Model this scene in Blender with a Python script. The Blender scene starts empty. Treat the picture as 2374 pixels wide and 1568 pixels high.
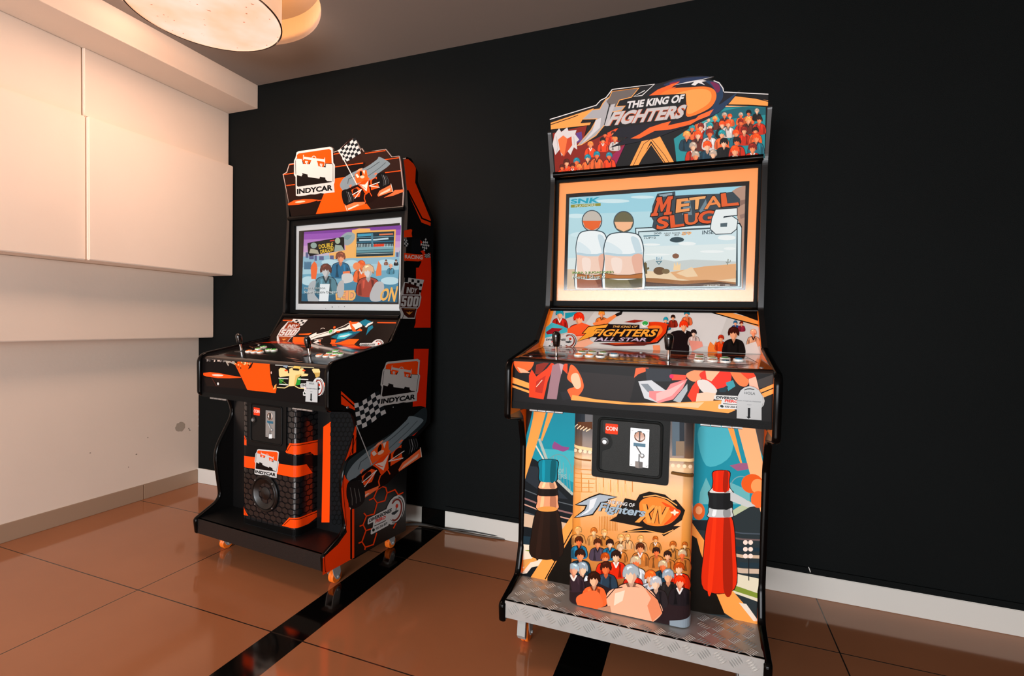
import bpy, bmesh, math, random
from mathutils import Vector, Matrix
from mathutils.geometry import tessellate_polygon
# ------------------------------------------------------------------ camera, world, light, exposure
sc = bpy.context.scene
col = sc.collection
W, H = 2374.0, 1568.0
FPX, YAW, PITCH, ROLL = 1147.795, -0.3590, -0.0300, 0.0220
CAM = Vector((2.857, -2.160, 1.023))
def cam_axes():
    cy, sy, cp, sp = math.cos(YAW), math.sin(YAW), math.cos(PITCH), math.sin(PITCH)
    fwd = Vector((sy*cp, cy*cp, sp)); right = Vector((cy, -sy, 0)); up = right.cross(fwd)
    c, s = math.cos(ROLL), math.sin(ROLL)
    return c*right + s*up, -s*right + c*up, fwd
CR, CU, CF = cam_axes()
def px_ray(x, y):                       # a photograph pixel as a direction from the camera, to read real positions off the photo
    return CF + CR*((x - W/2)/FPX) + CU*((H/2 - y)/FPX)
cd = bpy.data.cameras.new('camera'); co = bpy.data.objects.new('camera', cd); col.objects.link(co)
m = Matrix.Identity(4)
for i in range(3):
    m[i][0], m[i][1], m[i][2], m[i][3] = CR[i], CU[i], -CF[i], CAM[i]
co.matrix_world = m
cd.sensor_width = 36.0; cd.sensor_fit = 'HORIZONTAL'; cd.lens = FPX/W*36.0
cd.clip_start = 0.02
sc.camera = co
sc.view_settings.view_transform = 'Standard'; sc.view_settings.look = 'None'
sc.view_settings.gamma = 1.0; sc.view_settings.use_curve_mapping = False
sc.view_settings.exposure = 0.0
sc.cycles.use_denoising = True
sc.cycles.max_bounces = 8; sc.cycles.diffuse_bounces = 4; sc.cycles.glossy_bounces = 4
sc.cycles.sample_clamp_indirect = 4.0
wd = bpy.data.worlds.new('world'); sc.world = wd; wd.use_nodes = True
wd.node_tree.nodes['Background'].inputs[0].default_value = (0.80, 0.85, 0.90, 1)
wd.node_tree.nodes['Background'].inputs[1].default_value = 0.04
def area(name, loc, target, sx, sy, power, color):
    l = bpy.data.lights.new(name, 'AREA'); l.shape = 'RECTANGLE'; l.size = sx; l.size_y = sy
    l.energy = power; l.color = color
    o = bpy.data.objects.new(name, l); col.objects.link(o); o.location = loc
    o.rotation_euler = (Vector(target) - Vector(loc)).to_track_quat('-Z', 'Y').to_euler()
    return o
area('window_daylight', (2.3, -5.4, 0.98), (2.0, 0, 1.1), 2.8, 1.15, 228, (0.96, 0.97, 1.0))

# ------------------------------------------------------------------ helpers
def lin(h):
    h = h.lstrip('#'); v = [int(h[i:i+2], 16)/255 for i in (0, 2, 4)]
    return tuple((c/12.92 if c <= .04045 else ((c+.055)/1.055)**2.4) for c in v) + (1.0,)
MC = {}
def mat(hexc, rough=.45, metal=0.0, emit=0.0, spec=.5, coat=0.0, bump=0.0, bscale=200., mott=0.0, mscale=6.):
    key = (hexc, rough, metal, emit, spec, coat, bump, bscale, mott, mscale)
    if key in MC: return MC[key]
    mt = bpy.data.materials.new('print_' + hexc.lstrip('#')); mt.use_nodes = True
    nt = mt.node_tree; b = nt.nodes['Principled BSDF']
    c = lin(hexc)
    b.inputs['Base Color'].default_value = c if emit == 0 else (0.01, 0.01, 0.01, 1)
    b.inputs['Roughness'].default_value = rough; b.inputs['Metallic'].default_value = metal
    b.inputs['Specular IOR Level'].default_value = spec
    b.inputs['Coat Weight'].default_value = coat; b.inputs['Coat Roughness'].default_value = .08
    if emit:
        b.inputs['Emission Color'].default_value = c; b.inputs['Emission Strength'].default_value = emit
    if bump or mott:
        tc = nt.nodes.new('ShaderNodeTexCoord')
    if bump:
        n = nt.nodes.new('ShaderNodeTexNoise'); n.inputs['Scale'].default_value = bscale; n.inputs['Detail'].default_value = 3
        bp = nt.nodes.new('ShaderNodeBump'); bp.inputs['Strength'].default_value = bump; bp.inputs['Distance'].default_value = .002
        nt.links.new(tc.outputs['Object'], n.inputs['Vector'])
        nt.links.new(n.outputs['Fac'], bp.inputs['Height']); nt.links.new(bp.outputs['Normal'], b.inputs['Normal'])
    if mott:
        n = nt.nodes.new('ShaderNodeTexNoise'); n.inputs['Scale'].default_value = mscale; n.inputs['Detail'].default_value = 5
        mx = nt.nodes.new('ShaderNodeMix'); mx.data_type = 'RGBA'
        mx.inputs[6].default_value = tuple(v*(1-mott) for v in c[:3])+(1,); mx.inputs[7].default_value = tuple(min(1, v*(1+mott)) for v in c[:3])+(1,)
        nt.links.new(tc.outputs['Object'], n.inputs['Vector'])
        nt.links.new(n.outputs['Fac'], mx.inputs[0]); nt.links.new(mx.outputs[2], b.inputs['Base Color'])
    MC[key] = mt
    return mt
def emat(hexc, s=1.0): return mat(hexc, rough=.5, emit=s, spec=0.0)
BLACK = mat('#0b0b0c', rough=.35); BLACKM = mat('#0a0b0b', rough=.55, bump=.2, bscale=500, spec=.12)
TRIM = mat('#040404', rough=.18, spec=.12)
STEEL = mat('#a9acac', rough=.42, metal=.75); CHROME = mat('#e6e6e6', rough=.08, metal=1.0)

def glass_mat():
    mt = bpy.data.materials.new('clear_glass'); mt.use_nodes = True; nt = mt.node_tree; nt.nodes.clear()
    out = nt.nodes.new('ShaderNodeOutputMaterial'); mx = nt.nodes.new('ShaderNodeMixShader'); tr = nt.nodes.new('ShaderNodeBsdfTransparent'); gl = nt.nodes.new('ShaderNodeBsdfGlossy'); fr = nt.nodes.new('ShaderNodeFresnel')
    fr.inputs[0].default_value = 1.31; gl.inputs['Roughness'].default_value = .07
    nt.links.new(fr.outputs[0], mx.inputs[0]); nt.links.new(tr.outputs[0], mx.inputs[1]); nt.links.new(gl.outputs[0], mx.inputs[2]); nt.links.new(mx.outputs[0], out.inputs[0]); return mt
GLASS = glass_mat()
def empty(name, loc, rz, label, cat, group=None):
    o = bpy.data.objects.new(name, None); col.objects.link(o)
    o.location = loc; o.rotation_euler = (0, 0, rz); o.empty_display_size = .1
    o['label'] = label; o['category'] = cat
    if group: o['group'] = group
    return o
def obj(name, verts, faces, mats, parent=None, fm=None, smooth=False, label=None):
    me = bpy.data.meshes.new(name); me.from_pydata([tuple(v) for v in verts], [], faces)
    for mm in (mats if isinstance(mats, (list, tuple)) else [mats]): me.materials.append(mm)
    if fm: me.polygons.foreach_set('material_index', fm)
    if smooth: me.polygons.foreach_set('use_smooth', [True]*len(me.polygons))
    me.update()
    o = bpy.data.objects.new(name, me); col.objects.link(o)
    if parent: o.parent = parent
    if label: o['label'] = label
    return o
def bobj(name, bm, mats, parent=None, smooth=False, label=None, bevel=0, fix=True):
    if bevel:
        bmesh.ops.bevel(bm, geom=[e for e in bm.edges], offset=bevel, segments=2, affect='EDGES', clamp_overlap=True)
    if fix: bmesh.ops.recalc_face_normals(bm, faces=bm.faces[:])
    me = bpy.data.meshes.new(name); bm.to_mesh(me); bm.free()
    for mm in (mats if isinstance(mats, (list, tuple)) else [mats]): me.materials.append(mm)
    if smooth:
        for p in me.polygons: p.use_smooth = True
        try: me.set_sharp_from_angle(angle=math.radians(40))
        except Exception: pass
    o = bpy.data.objects.new(name, me); col.objects.link(o)
    if parent: o.parent = parent
    if label: o['label'] = label
    return o
def structure(o): o['kind'] = 'structure'; return o
def box(bm, x0, x1, y0, y1, z0, z1, mi=0):
    vs = [bm.verts.new(p) for p in ((x0,y0,z0),(x1,y0,z0),(x1,y1,z0),(x0,y1,z0),(x0,y0,z1),(x1,y0,z1),(x1,y1,z1),(x0,y1,z1))]
    for f in ((0,3,2,1),(4,5,6,7),(0,1,5,4),(1,2,6,5),(2,3,7,6),(3,0,4,7)):
        fc = bm.faces.new([vs[i] for i in f]); fc.material_index = mi
    return vs
def boxo(name, dims, mt, parent=None, bevel=0, label=None):
    bm = bmesh.new(); box(bm, *dims); return bobj(name, bm, mt, parent, bevel=bevel, label=label, smooth=bevel > 0)
def round_poly(pts, seg=5):             # pts: (x, y, r) -> rounded outline
    out = []; n = len(pts)
    for i in range(n):
        p = Vector(pts[i][:2]); a = Vector(pts[i-1][:2]); b = Vector(pts[(i+1) % n][:2]); r = pts[i][2] if len(pts[i]) > 2 else 0
        if r <= 0: out.append(tuple(p)); continue
        d1 = (a-p); d2 = (b-p); l1, l2 = d1.length, d2.length; d1 /= l1; d2 /= l2
        ang = math.acos(max(-1, min(1, d1.dot(d2))))
        t = min(r/max(1e-6, math.tan(ang/2)), .48*l1, .48*l2)
        s, e = p+d1*t, p+d2*t
        for k in range(seg+1):
            u = k/seg; q = s*(1-u)**2 + p*2*u*(1-u) + e*u*u
            out.append((q.x, q.y))
    return out
def ngon_tris(poly2):
    return tessellate_polygon([[Vector((p[0], p[1], 0)) for p in poly2]])
def extrude_profile(bm, prof, fn, mi_a=0, mi_b=0, mi_s=0):
    """prof: 2D outline; fn(p, k) -> 3D point for side k"""
    n = len(prof); A = [bm.verts.new(fn(p, 0)) for p in prof]; B = [bm.verts.new(fn(p, 1)) for p in prof]
    for t in ngon_tris(prof):
        try:
            f = bm.faces.new([A[i] for i in t]); f.material_index = mi_a
            f = bm.faces.new([B[i] for i in reversed(t)]); f.material_index = mi_b
        except ValueError: pass
    for i in range(n):
        j = (i+1) % n
        f = bm.faces.new([A[i], B[i], B[j], A[j]]); f.material_index = mi_s
def sweep(bm, pts, ra, rb=None, n=8, closed=False, up=Vector((1, 0, 0)), mi=0):
    """tube along pts; ra across `up`, rb the other way"""
    rb = rb or ra; pts = [Vector(p) for p in pts]; N = len(pts); rings = []
    for i, p in enumerate(pts):
        if closed: t = pts[(i+1) % N] - pts[i-1]
        else: t = pts[min(i+1, N-1)] - pts[max(i-1, 0)]
        t.normalize(); u = up - t*up.dot(t)
        if u.length < 1e-4: u = Vector((0, 1, 0)) - t*t.y
        u.normalize(); w = t.cross(u)
        rings.append([bm.verts.new(p + u*ra*math.cos(2*math.pi*k/n) + w*rb*math.sin(2*math.pi*k/n)) for k in range(n)])
    M = N if closed else N-1
    for i in range(M):
        a, b = rings[i], rings[(i+1) % N]
        for k in range(n):
            f = bm.faces.new([a[k], a[(k+1) % n], b[(k+1) % n], b[k]]); f.material_index = mi
    if not closed:
        bm.faces.new(rings[0][::-1]).material_index = mi; bm.faces.new(rings[-1]).material_index = mi
def lathe(bm, prof, axis_o=Vector((0,0,0)), ax=Vector((0,0,1)), n=24, mi=0, cap=True):
    """prof: (r, h) along ax"""
    ax = Vector(ax).normalized(); u = ax.orthogonal().normalized(); w = ax.cross(u); rings = []
    for r, h in prof:
        rings.append([bm.verts.new(axis_o + ax*h + u*r*math.cos(2*math.pi*k/n) + w*r*math.sin(2*math.pi*k/n)) for k in range(n)])
    for i in range(len(rings)-1):
        for k in range(n):
            f = bm.faces.new([rings[i][k], rings[i][(k+1) % n], rings[i+1][(k+1) % n], rings[i+1][k]]); f.material_index = mi
    if cap:
        bm.faces.new(rings[0][::-1]).material_index = mi; bm.faces.new(rings[-1]).material_index = mi
def resample(a, b, n): return [tuple(a[i]*(1-k/n)+b[i]*k/n for i in range(len(a))) for k in range(n+1)]

# ------------------------------------------------------------------ the room
CZ = 2.345                                # ceiling height
def floor_mat():
    mt = bpy.data.materials.new('floor_tile'); mt.use_nodes = True; nt = mt.node_tree; b = nt.nodes['Principled BSDF']
    geo = nt.nodes.new('ShaderNodeNewGeometry'); sep = nt.nodes.new('ShaderNodeSeparateXYZ'); nt.links.new(geo.outputs['Position'], sep.inputs[0])
    def mth(op, a, b_=None, c=None):
        n = nt.nodes.new('ShaderNodeMath'); n.operation = op
        for i, v in enumerate((a, b_, c)):
            if v is None: continue
            if isinstance(v, (int, float)): n.inputs[i].default_value = v
            else: nt.links.new(v, n.inputs[i])
        return n.outputs[0]
    X, Y = sep.outputs[0], sep.outputs[1]
    masks = None
    def band(v, c, hw):                   # 1 within hw of c
        return mth('LESS_THAN', mth('ABSOLUTE', mth('SUBTRACT', v, c)), hw)
    for c in (0.937, 3.31, 4.05): masks = band(X, c, .0022) if masks is None else mth('MAXIMUM', masks, band(X, c, .0022))
    yy = mth('FRACT', mth('DIVIDE', mth('ADD', Y, .345), -0.6))
    gy = mth('LESS_THAN', mth('ABSOLUTE', mth('SUBTRACT', mth('FRACT', mth('ADD', yy, .5)), .5)), .0037)
    masks = mth('MAXIMUM', masks, gy)
    strip = mth('MAXIMUM', band(X, 1.650, .066), band(X, 2.559, .066))
    noise = nt.nodes.new('ShaderNodeTexNoise'); noise.inputs['Scale'].default_value = 3.; noise.inputs['Detail'].default_value = 6
    nt.links.new(geo.outputs['Position'], noise.inputs['Vector'])
    cr = nt.nodes.new('ShaderNodeMix'); cr.data_type = 'RGBA'
    cr.inputs[6].default_value = lin('#9c6342'); cr.inputs[7].default_value = lin('#ae714c'); nt.links.new(noise.outputs['Fac'], cr.inputs[0])
    c2 = nt.nodes.new('ShaderNodeMix'); c2.data_type = 'RGBA'; nt.links.new(strip, c2.inputs[0]); nt.links.new(cr.outputs[2], c2.inputs[6]); c2.inputs[7].default_value = lin('#060606')
    c3 = nt.nodes.new('ShaderNodeMix'); c3.data_type = 'RGBA'; nt.links.new(masks, c3.inputs[0]); nt.links.new(c2.outputs[2], c3.inputs[6]); c3.inputs[7].default_value = lin('#2a211b')
    nt.links.new(c3.outputs[2], b.inputs['Base Color'])
    b.inputs['Roughness'].default_value = .09; b.inputs['IOR'].default_value = 1.75; b.inputs['Specular IOR Level'].default_value = .5; b.inputs['Specular Tint'].default_value = (1, .72, .52, 1)
    bp = nt.nodes.new('ShaderNodeBump'); bp.inputs['Strength'].default_value = .25; bp.inputs['Distance'].default_value = .001; bp.invert = True
    nt.links.new(masks, bp.inputs['Height']); nt.links.new(bp.outputs['Normal'], b.inputs['Normal'])
    return mt
FLOORM = floor_mat()
XR, YF = 6.2, -5.6                        # right and front ends of the room
structure(boxo('floor', (-.3, XR, YF, .2, -.12, 0), FLOORM))
WALLB = mat('#0d1010', rough=.62, spec=.08, bump=.5, bscale=420, mott=.15, mscale=3.)
bm = bmesh.new(); box(bm, -.3, XR, 0, .2, .089, CZ+.4)
wb = structure(bobj('wall_back', bm, WALLB))
# black cladding strip above the skirting with its fine groove
boxs = boxo('trim_1', (1.716, XR, -.006, .01, .089, .112), WALLB); structure(boxs)
def baseb(name, dims, mt): return structure(boxo(name, dims, mt, bevel=.002))
WHITEB = mat('#d8d5cd', rough=.35)
baseb('baseboard_back', (.0, 1.584, -.008, .01, 0, .089), WHITEB)
baseb('baseboard_strip', (1.584, 1.716, -.008, .01, 0, .089), mat('#070707', rough=.15))
baseb('baseboard_right', (1.716, XR, -.008, .01, 0, .089), WHITEB)
baseb('baseboard_left_far', (-.01, .008, -.325, -.008, 0, .083), mat('#a98e76', rough=.3))
baseb('baseboard_left', (-.01, .008, YF, -.327, 0, .083), mat('#a98e76', rough=.3))
WL = mat('#efdfce', rough=.6, spec=.3, mott=.06, mscale=2.5, bump=.15, bscale=60)
wl = structure(boxo('wall_left', (-.3, 0, YF, 0, 0, CZ+.4), WL))
# stepped cladding panels of the left wall; the upper ones are backlit and glow softly
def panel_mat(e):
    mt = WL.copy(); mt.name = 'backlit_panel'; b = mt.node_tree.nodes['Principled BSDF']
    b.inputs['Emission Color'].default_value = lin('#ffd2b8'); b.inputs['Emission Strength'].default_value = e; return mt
for (x1, y0, y1, z0, z1) in ((.030, -4.5, -.002, .80, .895), (.129, -4.5, -.002, .897, 1.262),
                             (.283, -.738, -.002, 1.266, 1.905), (.270, -2.2, -.742, 1.264, 1.905), (.283, -4.5, -2.204, 1.266, 1.905),
                             (.247, -.735, -.002, 1.909, 2.216), (.238, -2.2, -.739, 1.909, 2.216), (.247, -4.5, -2.204, 1.909, 2.216)):
    if z1 < .9: continue
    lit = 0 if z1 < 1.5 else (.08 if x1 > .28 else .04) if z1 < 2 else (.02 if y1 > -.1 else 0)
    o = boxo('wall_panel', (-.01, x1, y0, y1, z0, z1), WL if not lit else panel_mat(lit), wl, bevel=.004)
# stains and the chipped dent on the lower wall
_r = random.Random(7)
def chip(name, n, c, pts, hexc, parent):  # a small flake or stain with its own ragged outline, lying on a wall
    A_, B_ = (Vector((1, 0, 0)), Vector((0, 0, 1))) if n == 'y' else (Vector((0, 1, 0)), Vector((0, 0, 1)))
    off = Vector((0, -.0006, 0)) if n == 'y' else Vector((.0006, 0, 0))
    vs = [Vector(c)+A_*p[0]+B_*p[1]+off for p in pts]; return obj(name, vs, [list(range(len(vs)))], mat(hexc, rough=.7), parent)
def ragged(r, n=11, k=.35, sx=1.0): return [(sx*r*(1+_r.uniform(-k, k))*math.cos(2*math.pi*i/n), r*(1+_r.uniform(-k, k))*math.sin(2*math.pi*i/n)) for i in range(n)]
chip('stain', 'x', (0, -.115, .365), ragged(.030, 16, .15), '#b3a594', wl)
for y, z, r in ((-.055, .335, .006), (-.062, .345, .004), (-.40, .20, .003), (-.36, .26, .004), (-.58, .32, .004), (-.30, .34, .003)): chip('stain', 'x', (0, y, z), ragged(r), '#a09282', wl)
for y, z, r in ((-.050, .338, .0045), (-.002, .42, .006), (-.002, .39, .005), (-.002, .35, .004)): chip('plaster_chip', 'x', (.0004, y, z), ragged(r, 9, .5), '#f2ece4', wl)
chip('plaster_chip', 'y', (3.285, -.006, .104), [(-.006, .012), (-.002, .010), (.004, -.006), (.002, -.009)], '#d8d6d0', boxs)
structure(boxo('trim_2', (.0, .467, YF, -.001, 2.214, CZ), WL, bevel=.001))      # the bulkhead along the left wall
# ceiling with a round recess for the lamp
LC = Vector((.975, -.715)); RR = .432
CEIL = mat('#938a82', rough=.8, spec=.2, mott=.05, mscale=2.)
def ceiling():
    bm = bmesh.new(); n = 72
    lo = [bm.verts.new((LC.x+RR*math.cos(2*math.pi*k/n), LC.y+RR*math.sin(2*math.pi*k/n), CZ)) for k in range(n)]
    hi = [bm.verts.new((LC.x+RR*math.cos(2*math.pi*k/n), LC.y+RR*math.sin(2*math.pi*k/n), CZ+.115)) for k in range(n)]
    S = .5
    sq = []
    for k in range(n):
        c, s = math.cos(2*math.pi*k/n), math.sin(2*math.pi*k/n); f = S/max(abs(c), abs(s))
        sq.append(bm.verts.new((LC.x+f*c, LC.y+f*s, CZ)))
    for k in range(n):
        j = (k+1) % n
        bm.faces.new([lo[k], lo[j], sq[j], sq[k]]); bm.faces.new([lo[j], lo[k], hi[k], hi[j]])
    bm.faces.new(hi)
    x0, x1, y0, y1 = LC.x-S, LC.x+S, LC.y-S, LC.y+S
    X0, X1, Y0, Y1 = -.3, XR, YF, .2
    def q(a, b, c, d):
        bm.faces.new([bm.verts.new((x, y, CZ)) for x, y in ((a, c), (b, c), (b, d), (a, d))])
    q(X0, x0, Y0, Y1); q(x1, X1, Y0, Y1); q(x0, x1, Y0, y0); q(x0, x1, y1, Y1)
    q2 = [bm.verts.new((x, y, CZ+.2)) for x, y in ((X0, Y0), (X1, Y0), (X1, Y1), (X0, Y1))]; bm.faces.new(q2)
    for k in range(4): 
        a, b = q2[k], q2[(k+1) % 4]
        bm.faces.new([a, b, bm.verts.new((b.co.x, b.co.y, CZ)), bm.verts.new((a.co.x, a.co.y, CZ))])
    return structure(bobj('ceiling', bm, CEIL, fix=False))
ceiling()
# the unseen rest of the room
FAR = mat('#3a3430', rough=.8)
structure(boxo('wall_right', (XR, XR+.2, YF, .2, 0, CZ), FAR))
bm = bmesh.new(); y0, y1 = YF-.2, YF
box(bm, -.3, .6, y0, y1, 0, CZ); box(bm, 3.4, XR, y0, y1, 0, CZ); box(bm, .6, 3.4, y0, y1, 0, .38); box(bm, .6, 3.4, y0, y1, 1.6, CZ)
structure(bobj('wall_front', bm, FAR))
# ------------------------------------------------------------------ ceiling lamp
def lamp():
    r = .278; z0, z1 = 2.232, CZ+.015
    e = empty('ceiling_lamp', (LC.x, LC.y, z0), 0, 'round cream drum ceiling lamp glowing warmly in a circular ceiling recess', 'lamp')
    bm = bmesh.new(); lathe(bm, [(r, 0), (r, z1-z0)], n=72, cap=False); lathe(bm, [(r-.004, z1-z0), (r-.004, 0)], n=72, cap=False)
    sh = bobj('lamp_shade', bm, LSHADE, e, smooth=True, fix=False)
    bm = bmesh.new(); lathe(bm, [(r-.004, .004), (r-.004, .008)], n=72)
    bobj('diffuser', bm, LDIFF, e)
    bm = bmesh.new(); pts = [(r*math.cos(2*math.pi*k/72), r*math.sin(2*math.pi*k/72), .002) for k in range(72)]
    sweep(bm, pts, .0032, .0032, n=6, closed=True, up=Vector((0, 0, 1))); bobj('shade_rim', bm, mat('#2a1408', rough=.5), e, smooth=True)
    bm = bmesh.new(); lathe(bm, [(.05, CZ+.09-z0), (.05, CZ+.114-z0)], n=24); lathe(bm, [(.012, .04), (.012, CZ+.09-z0)], n=12)
    bobj('ceiling_mount', bm, STEEL, e)
    l = bpy.data.lights.new('lamp_light', 'AREA'); l.shape = 'DISK'; l.size = .5; l.energy = 11.5; l.color = (1.0, .64, .48)
    o = bpy.data.objects.new('lamp_light', l); col.objects.link(o); o.parent = e; o.location = (0, 0, -.004)
    for k in range(6):                   # the glow that leaves the shade sideways
        a = math.radians(60*k); l = bpy.data.lights.new('shade_light', 'AREA'); l.shape = 'RECTANGLE'; l.size = .25; l.size_y = .09; l.energy = .6; l.color = (1.0, .67, .52)
        o = bpy.data.objects.new('shade_light', l); col.objects.link(o); o.parent = e; o.location = ((r+.006)*math.cos(a), (r+.006)*math.sin(a), .06)
        o.rotation_euler = Vector((math.cos(a), math.sin(a), -.15)).to_track_quat('-Z', 'Z').to_euler()
    l = bpy.data.lights.new('lamp_uplight', 'POINT'); l.energy = 40; l.shadow_soft_size = .03; l.color = (1.0, .42, .12)
    o = bpy.data.objects.new('lamp_uplight', l); col.objects.link(o); o.parent = e; o.location = (0, 0, z1-z0-.02)
def lamp_mat(c0, c1, c2, s, spots):
    mt = bpy.data.materials.new('lamp_fabric'); mt.use_nodes = True; nt = mt.node_tree; b = nt.nodes['Principled BSDF']
    b.inputs['Base Color'].default_value = (.3, .25, .2, 1); b.inputs['Roughness'].default_value = .7
    tc = nt.nodes.new('ShaderNodeTexCoord'); n = nt.nodes.new('ShaderNodeTexNoise'); n.inputs['Scale'].default_value = 5; n.inputs['Detail'].default_value = 3
    nt.links.new(tc.outputs['Object'], n.inputs['Vector'])
    r = nt.nodes.new('ShaderNodeValToRGB'); r.color_ramp.elements[0].position = .3; r.color_ramp.elements[0].color = lin(c0)
    r.color_ramp.elements[1].position = .65; r.color_ramp.elements[1].color = lin(c1); nt.links.new(n.outputs['Fac'], r.inputs[0])
    out = r.outputs[0]
    if spots:
        v = nt.nodes.new('ShaderNodeTexNoise'); v.inputs['Scale'].default_value = 55; v.inputs['Detail'].default_value = 1
        nt.links.new(tc.outputs['Object'], v.inputs['Vector'])
        rr = nt.nodes.new('ShaderNodeValToRGB'); rr.color_ramp.elements[0].position = .735; rr.color_ramp.elements[1].position = .76
        nt.links.new(v.outputs['Fac'], rr.inputs[0])
        mx = nt.nodes.new('ShaderNodeMix'); mx.data_type = 'RGBA'; nt.links.new(rr.outputs[0], mx.inputs[0]); nt.links.new(out, mx.inputs[6]); mx.inputs[7].default_value = lin(c2)
        out = mx.outputs[2]
    nt.links.new(out, b.inputs['Emission Color']); b.inputs['Emission Strength'].default_value = s
    return mt
LDIFF = lamp_mat('#ffc094', '#ffe0cc', '#c8642c', .93, True)
LSHADE = lamp_mat('#ffb685', '#ffcaa6', '#c8642c', .85, False)
lamp()
# ------------------------------------------------------------------ the two arcade cabinets: shared body
ORANGE = '#ffa45c'
class Cab: pass
def cab_frame(x, y, rz):
    F = Cab(); F.o = Vector((x, y, 0)); F.U = Vector((math.cos(rz), math.sin(rz), 0)); F.V = Vector((-math.sin(rz), math.cos(rz), 0)); F.rz = rz
    return F
def to_local(F, p):
    d = p - F.o; return Vector((d.dot(F.U), d.dot(F.V), d.z))
HW = .3555                                # half the clear width between the side panels
PT = .0165                                # side panel thickness
def build_cabinet(F, label, S):
    e = empty('arcade_cabinet', F.o, F.rz, label, 'arcade machine')
    prof = round_poly(S.profile, 6)
    for sgn in (-1, 1):
        bm = bmesh.new(); a, b = sgn*HW, sgn*(HW+PT)
        extrude_profile(bm, prof, lambda p, k: (b if k else a, p[0], p[1]), mi_a=0, mi_b=0)
        bobj('side_panel', bm, S.side_mat, e)
        bm = bmesh.new(); sweep(bm, [(sgn*(HW+PT/2), p[0], p[1]) for p in prof[:S.trim_n]], PT*.62, .0045, n=10, up=Vector((1, 0, 0)))
        bobj('edge_trim', bm, TRIM, e, smooth=True)
    # inner carcass: back, top, base and the monitor shelf, one closed black body behind the fronts
    z = S
    bm = bmesh.new()
    body = [(.18, .13), (.18, z.ub), (z.ins0[0]+.02, z.ub), (z.ins0[0]+.02, z.ins0[1]-.03), (z.ins1[0]+.05, z.ins1[1]-.01), (.52, z.ins1[1]), (.52, 1.60), (.50, 1.70), (.535, 1.685), (.535, 1.64), (.655, 1.51), (.655, .55), (.478, .455), (.478, .13)]
    extrude_profile(bm, body, lambda p, k: ((HW-.0005) if k else -(HW-.0005), p[0], p[1]))
    bobj('carcass', bm, BLACKM, e)
    boxo('base_plinth', (-HW+.001, HW-.001, .17, .475, z.sb-.028, .135), BLACKM, e)
    boxo('base_board', (-HW+.001, HW-.001, .013, .19, z.sb-.001, z.sb+.02), BLACKM, e)
    # monitor frame ring
    bz0, bz1 = z.ins1[1]+.012, z.mq0[1]-.008
    def ring(name, v0, v1, o, i, mt, bev=0):
        bm = bmesh.new()
        (a0, a1, b0, b1), (c0, c1, d0, d1) = o, i      # u0 u1 z0 z1
        for dims in ((a0, a1, v0, v1, d1, b1), (a0, a1, v0, v1, b0, d0), (a0, c0, v0, v1, d0, d1), (c1, a1, v0, v1, d0, d1)): box(bm, *dims)
        bmesh.ops.remove_doubles(bm, verts=bm.verts[:], dist=1e-5)
        return bobj(name, bm, mt, e)
    ring('monitor_frame', .470, .50, (-HW, HW, bz0, bz1), z.card, BLACKM)
    boxo('bezel_card', (z.card[0]-.005, z.card[1]+.005, .4845, .5, z.card[2]-.005, z.card[3]+.005), S.card_mat, e, label=S.card_label)
    gv, (g0, g1, g2, g3) = .4745, z.card
    obj('screen_glass', [(g0+.001, gv, g2+.001), (g1-.001, gv, g2+.001), (g1-.001, gv, g3-.001), (g0+.001, gv, g3-.001)], [(0, 1, 2, 3)], GLASS, e, label='clear glass pane over the screen')
    # tubes across
    for nm, (v, zz), rr in (('marquee_rail', z.mq0, .011), ('panel_rail', z.ins1, .010)):
        bm = bmesh.new(); sweep(bm, [(-HW, v, zz), (HW, v, zz)], rr, rr, n=12, up=Vector((0, 0, 1))); bobj(nm, bm, TRIM, e, smooth=True)
    # instruction panel (sloped), control panel with rounded lip, apron
    def slab(name, a, b, th, mt, u=HW):
        d = Vector((b[0]-a[0], b[1]-a[1])); n = Vector((d.y, -d.x)).normalized()
        if n.x > 0: n = -n
        q = [a, b, (b[0]-n.x*th, b[1]-n.y*th), (a[0]-n.x*th, a[1]-n.y*th)]
        bm = bmesh.new(); extrude_profile(bm, q, lambda p, k: (u if k else -u, p[0], p[1])); return bobj(name, bm, mt, e)
    slab('instruction_panel', z.ins0, (z.ins1[0], z.ins1[1]-.006), .015, S.panel_mat)
    pr = round_poly([(z.ins0[0], z.ins0[1], 0), (z.cp1[0]-.002, z.cp1[1]+.0005, z.lip), (z.cp2[0], z.cp2[1], 0), (z.cp2[0]+.015, z.cp2[1], 0), (z.cp2[0]+.03, z.cp1[1]-.05, 0), (z.ins0[0], z.ins0[1]-.03, 0)], 10)
    bm = bmesh.new(); extrude_profile(bm, pr, lambda p, k: (HW if k else -HW, p[0], p[1]))
    bobj('control_panel', bm, S.panel_mat, e, smooth=True)
    boxo('apron_rail', (-HW, HW, z.cp2[0]-.001, z.cp2[0]+.02, z.cp2[1]-.02, z.cp2[1]), BLACKM, e)
    boxo('panel_underside', (-HW, HW, z.cp2[0]+.005, .19, z.cp2[1]-.022, z.cp2[1]-.012), BLACKM, e)
    # kick panel, column, step
    boxo('kick_panel', (-HW, HW, z.kv, z.kv+.014, .16, z.cp2[1]-.022), S.kick_mat, e)
    hw = z.colw; pr = round_poly([(-hw, z.kv, 0), (-hw, z.colv, .032), (hw, z.colv, .032), (hw, z.kv, 0)], 8)
    bm = bmesh.new(); extrude_profile(bm, pr, lambda p, k: (p[0], p[1], (z.cp2[1]-.022) if k else z.st+.001))
    bobj('coin_column', bm, S.col_mat, e, smooth=True)
    bm = bmesh.new(); box(bm, -HW, HW, .004, .19, z.st-.012, z.st); box(bm, -HW, HW, .002, .012, z.sb, z.st)
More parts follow.
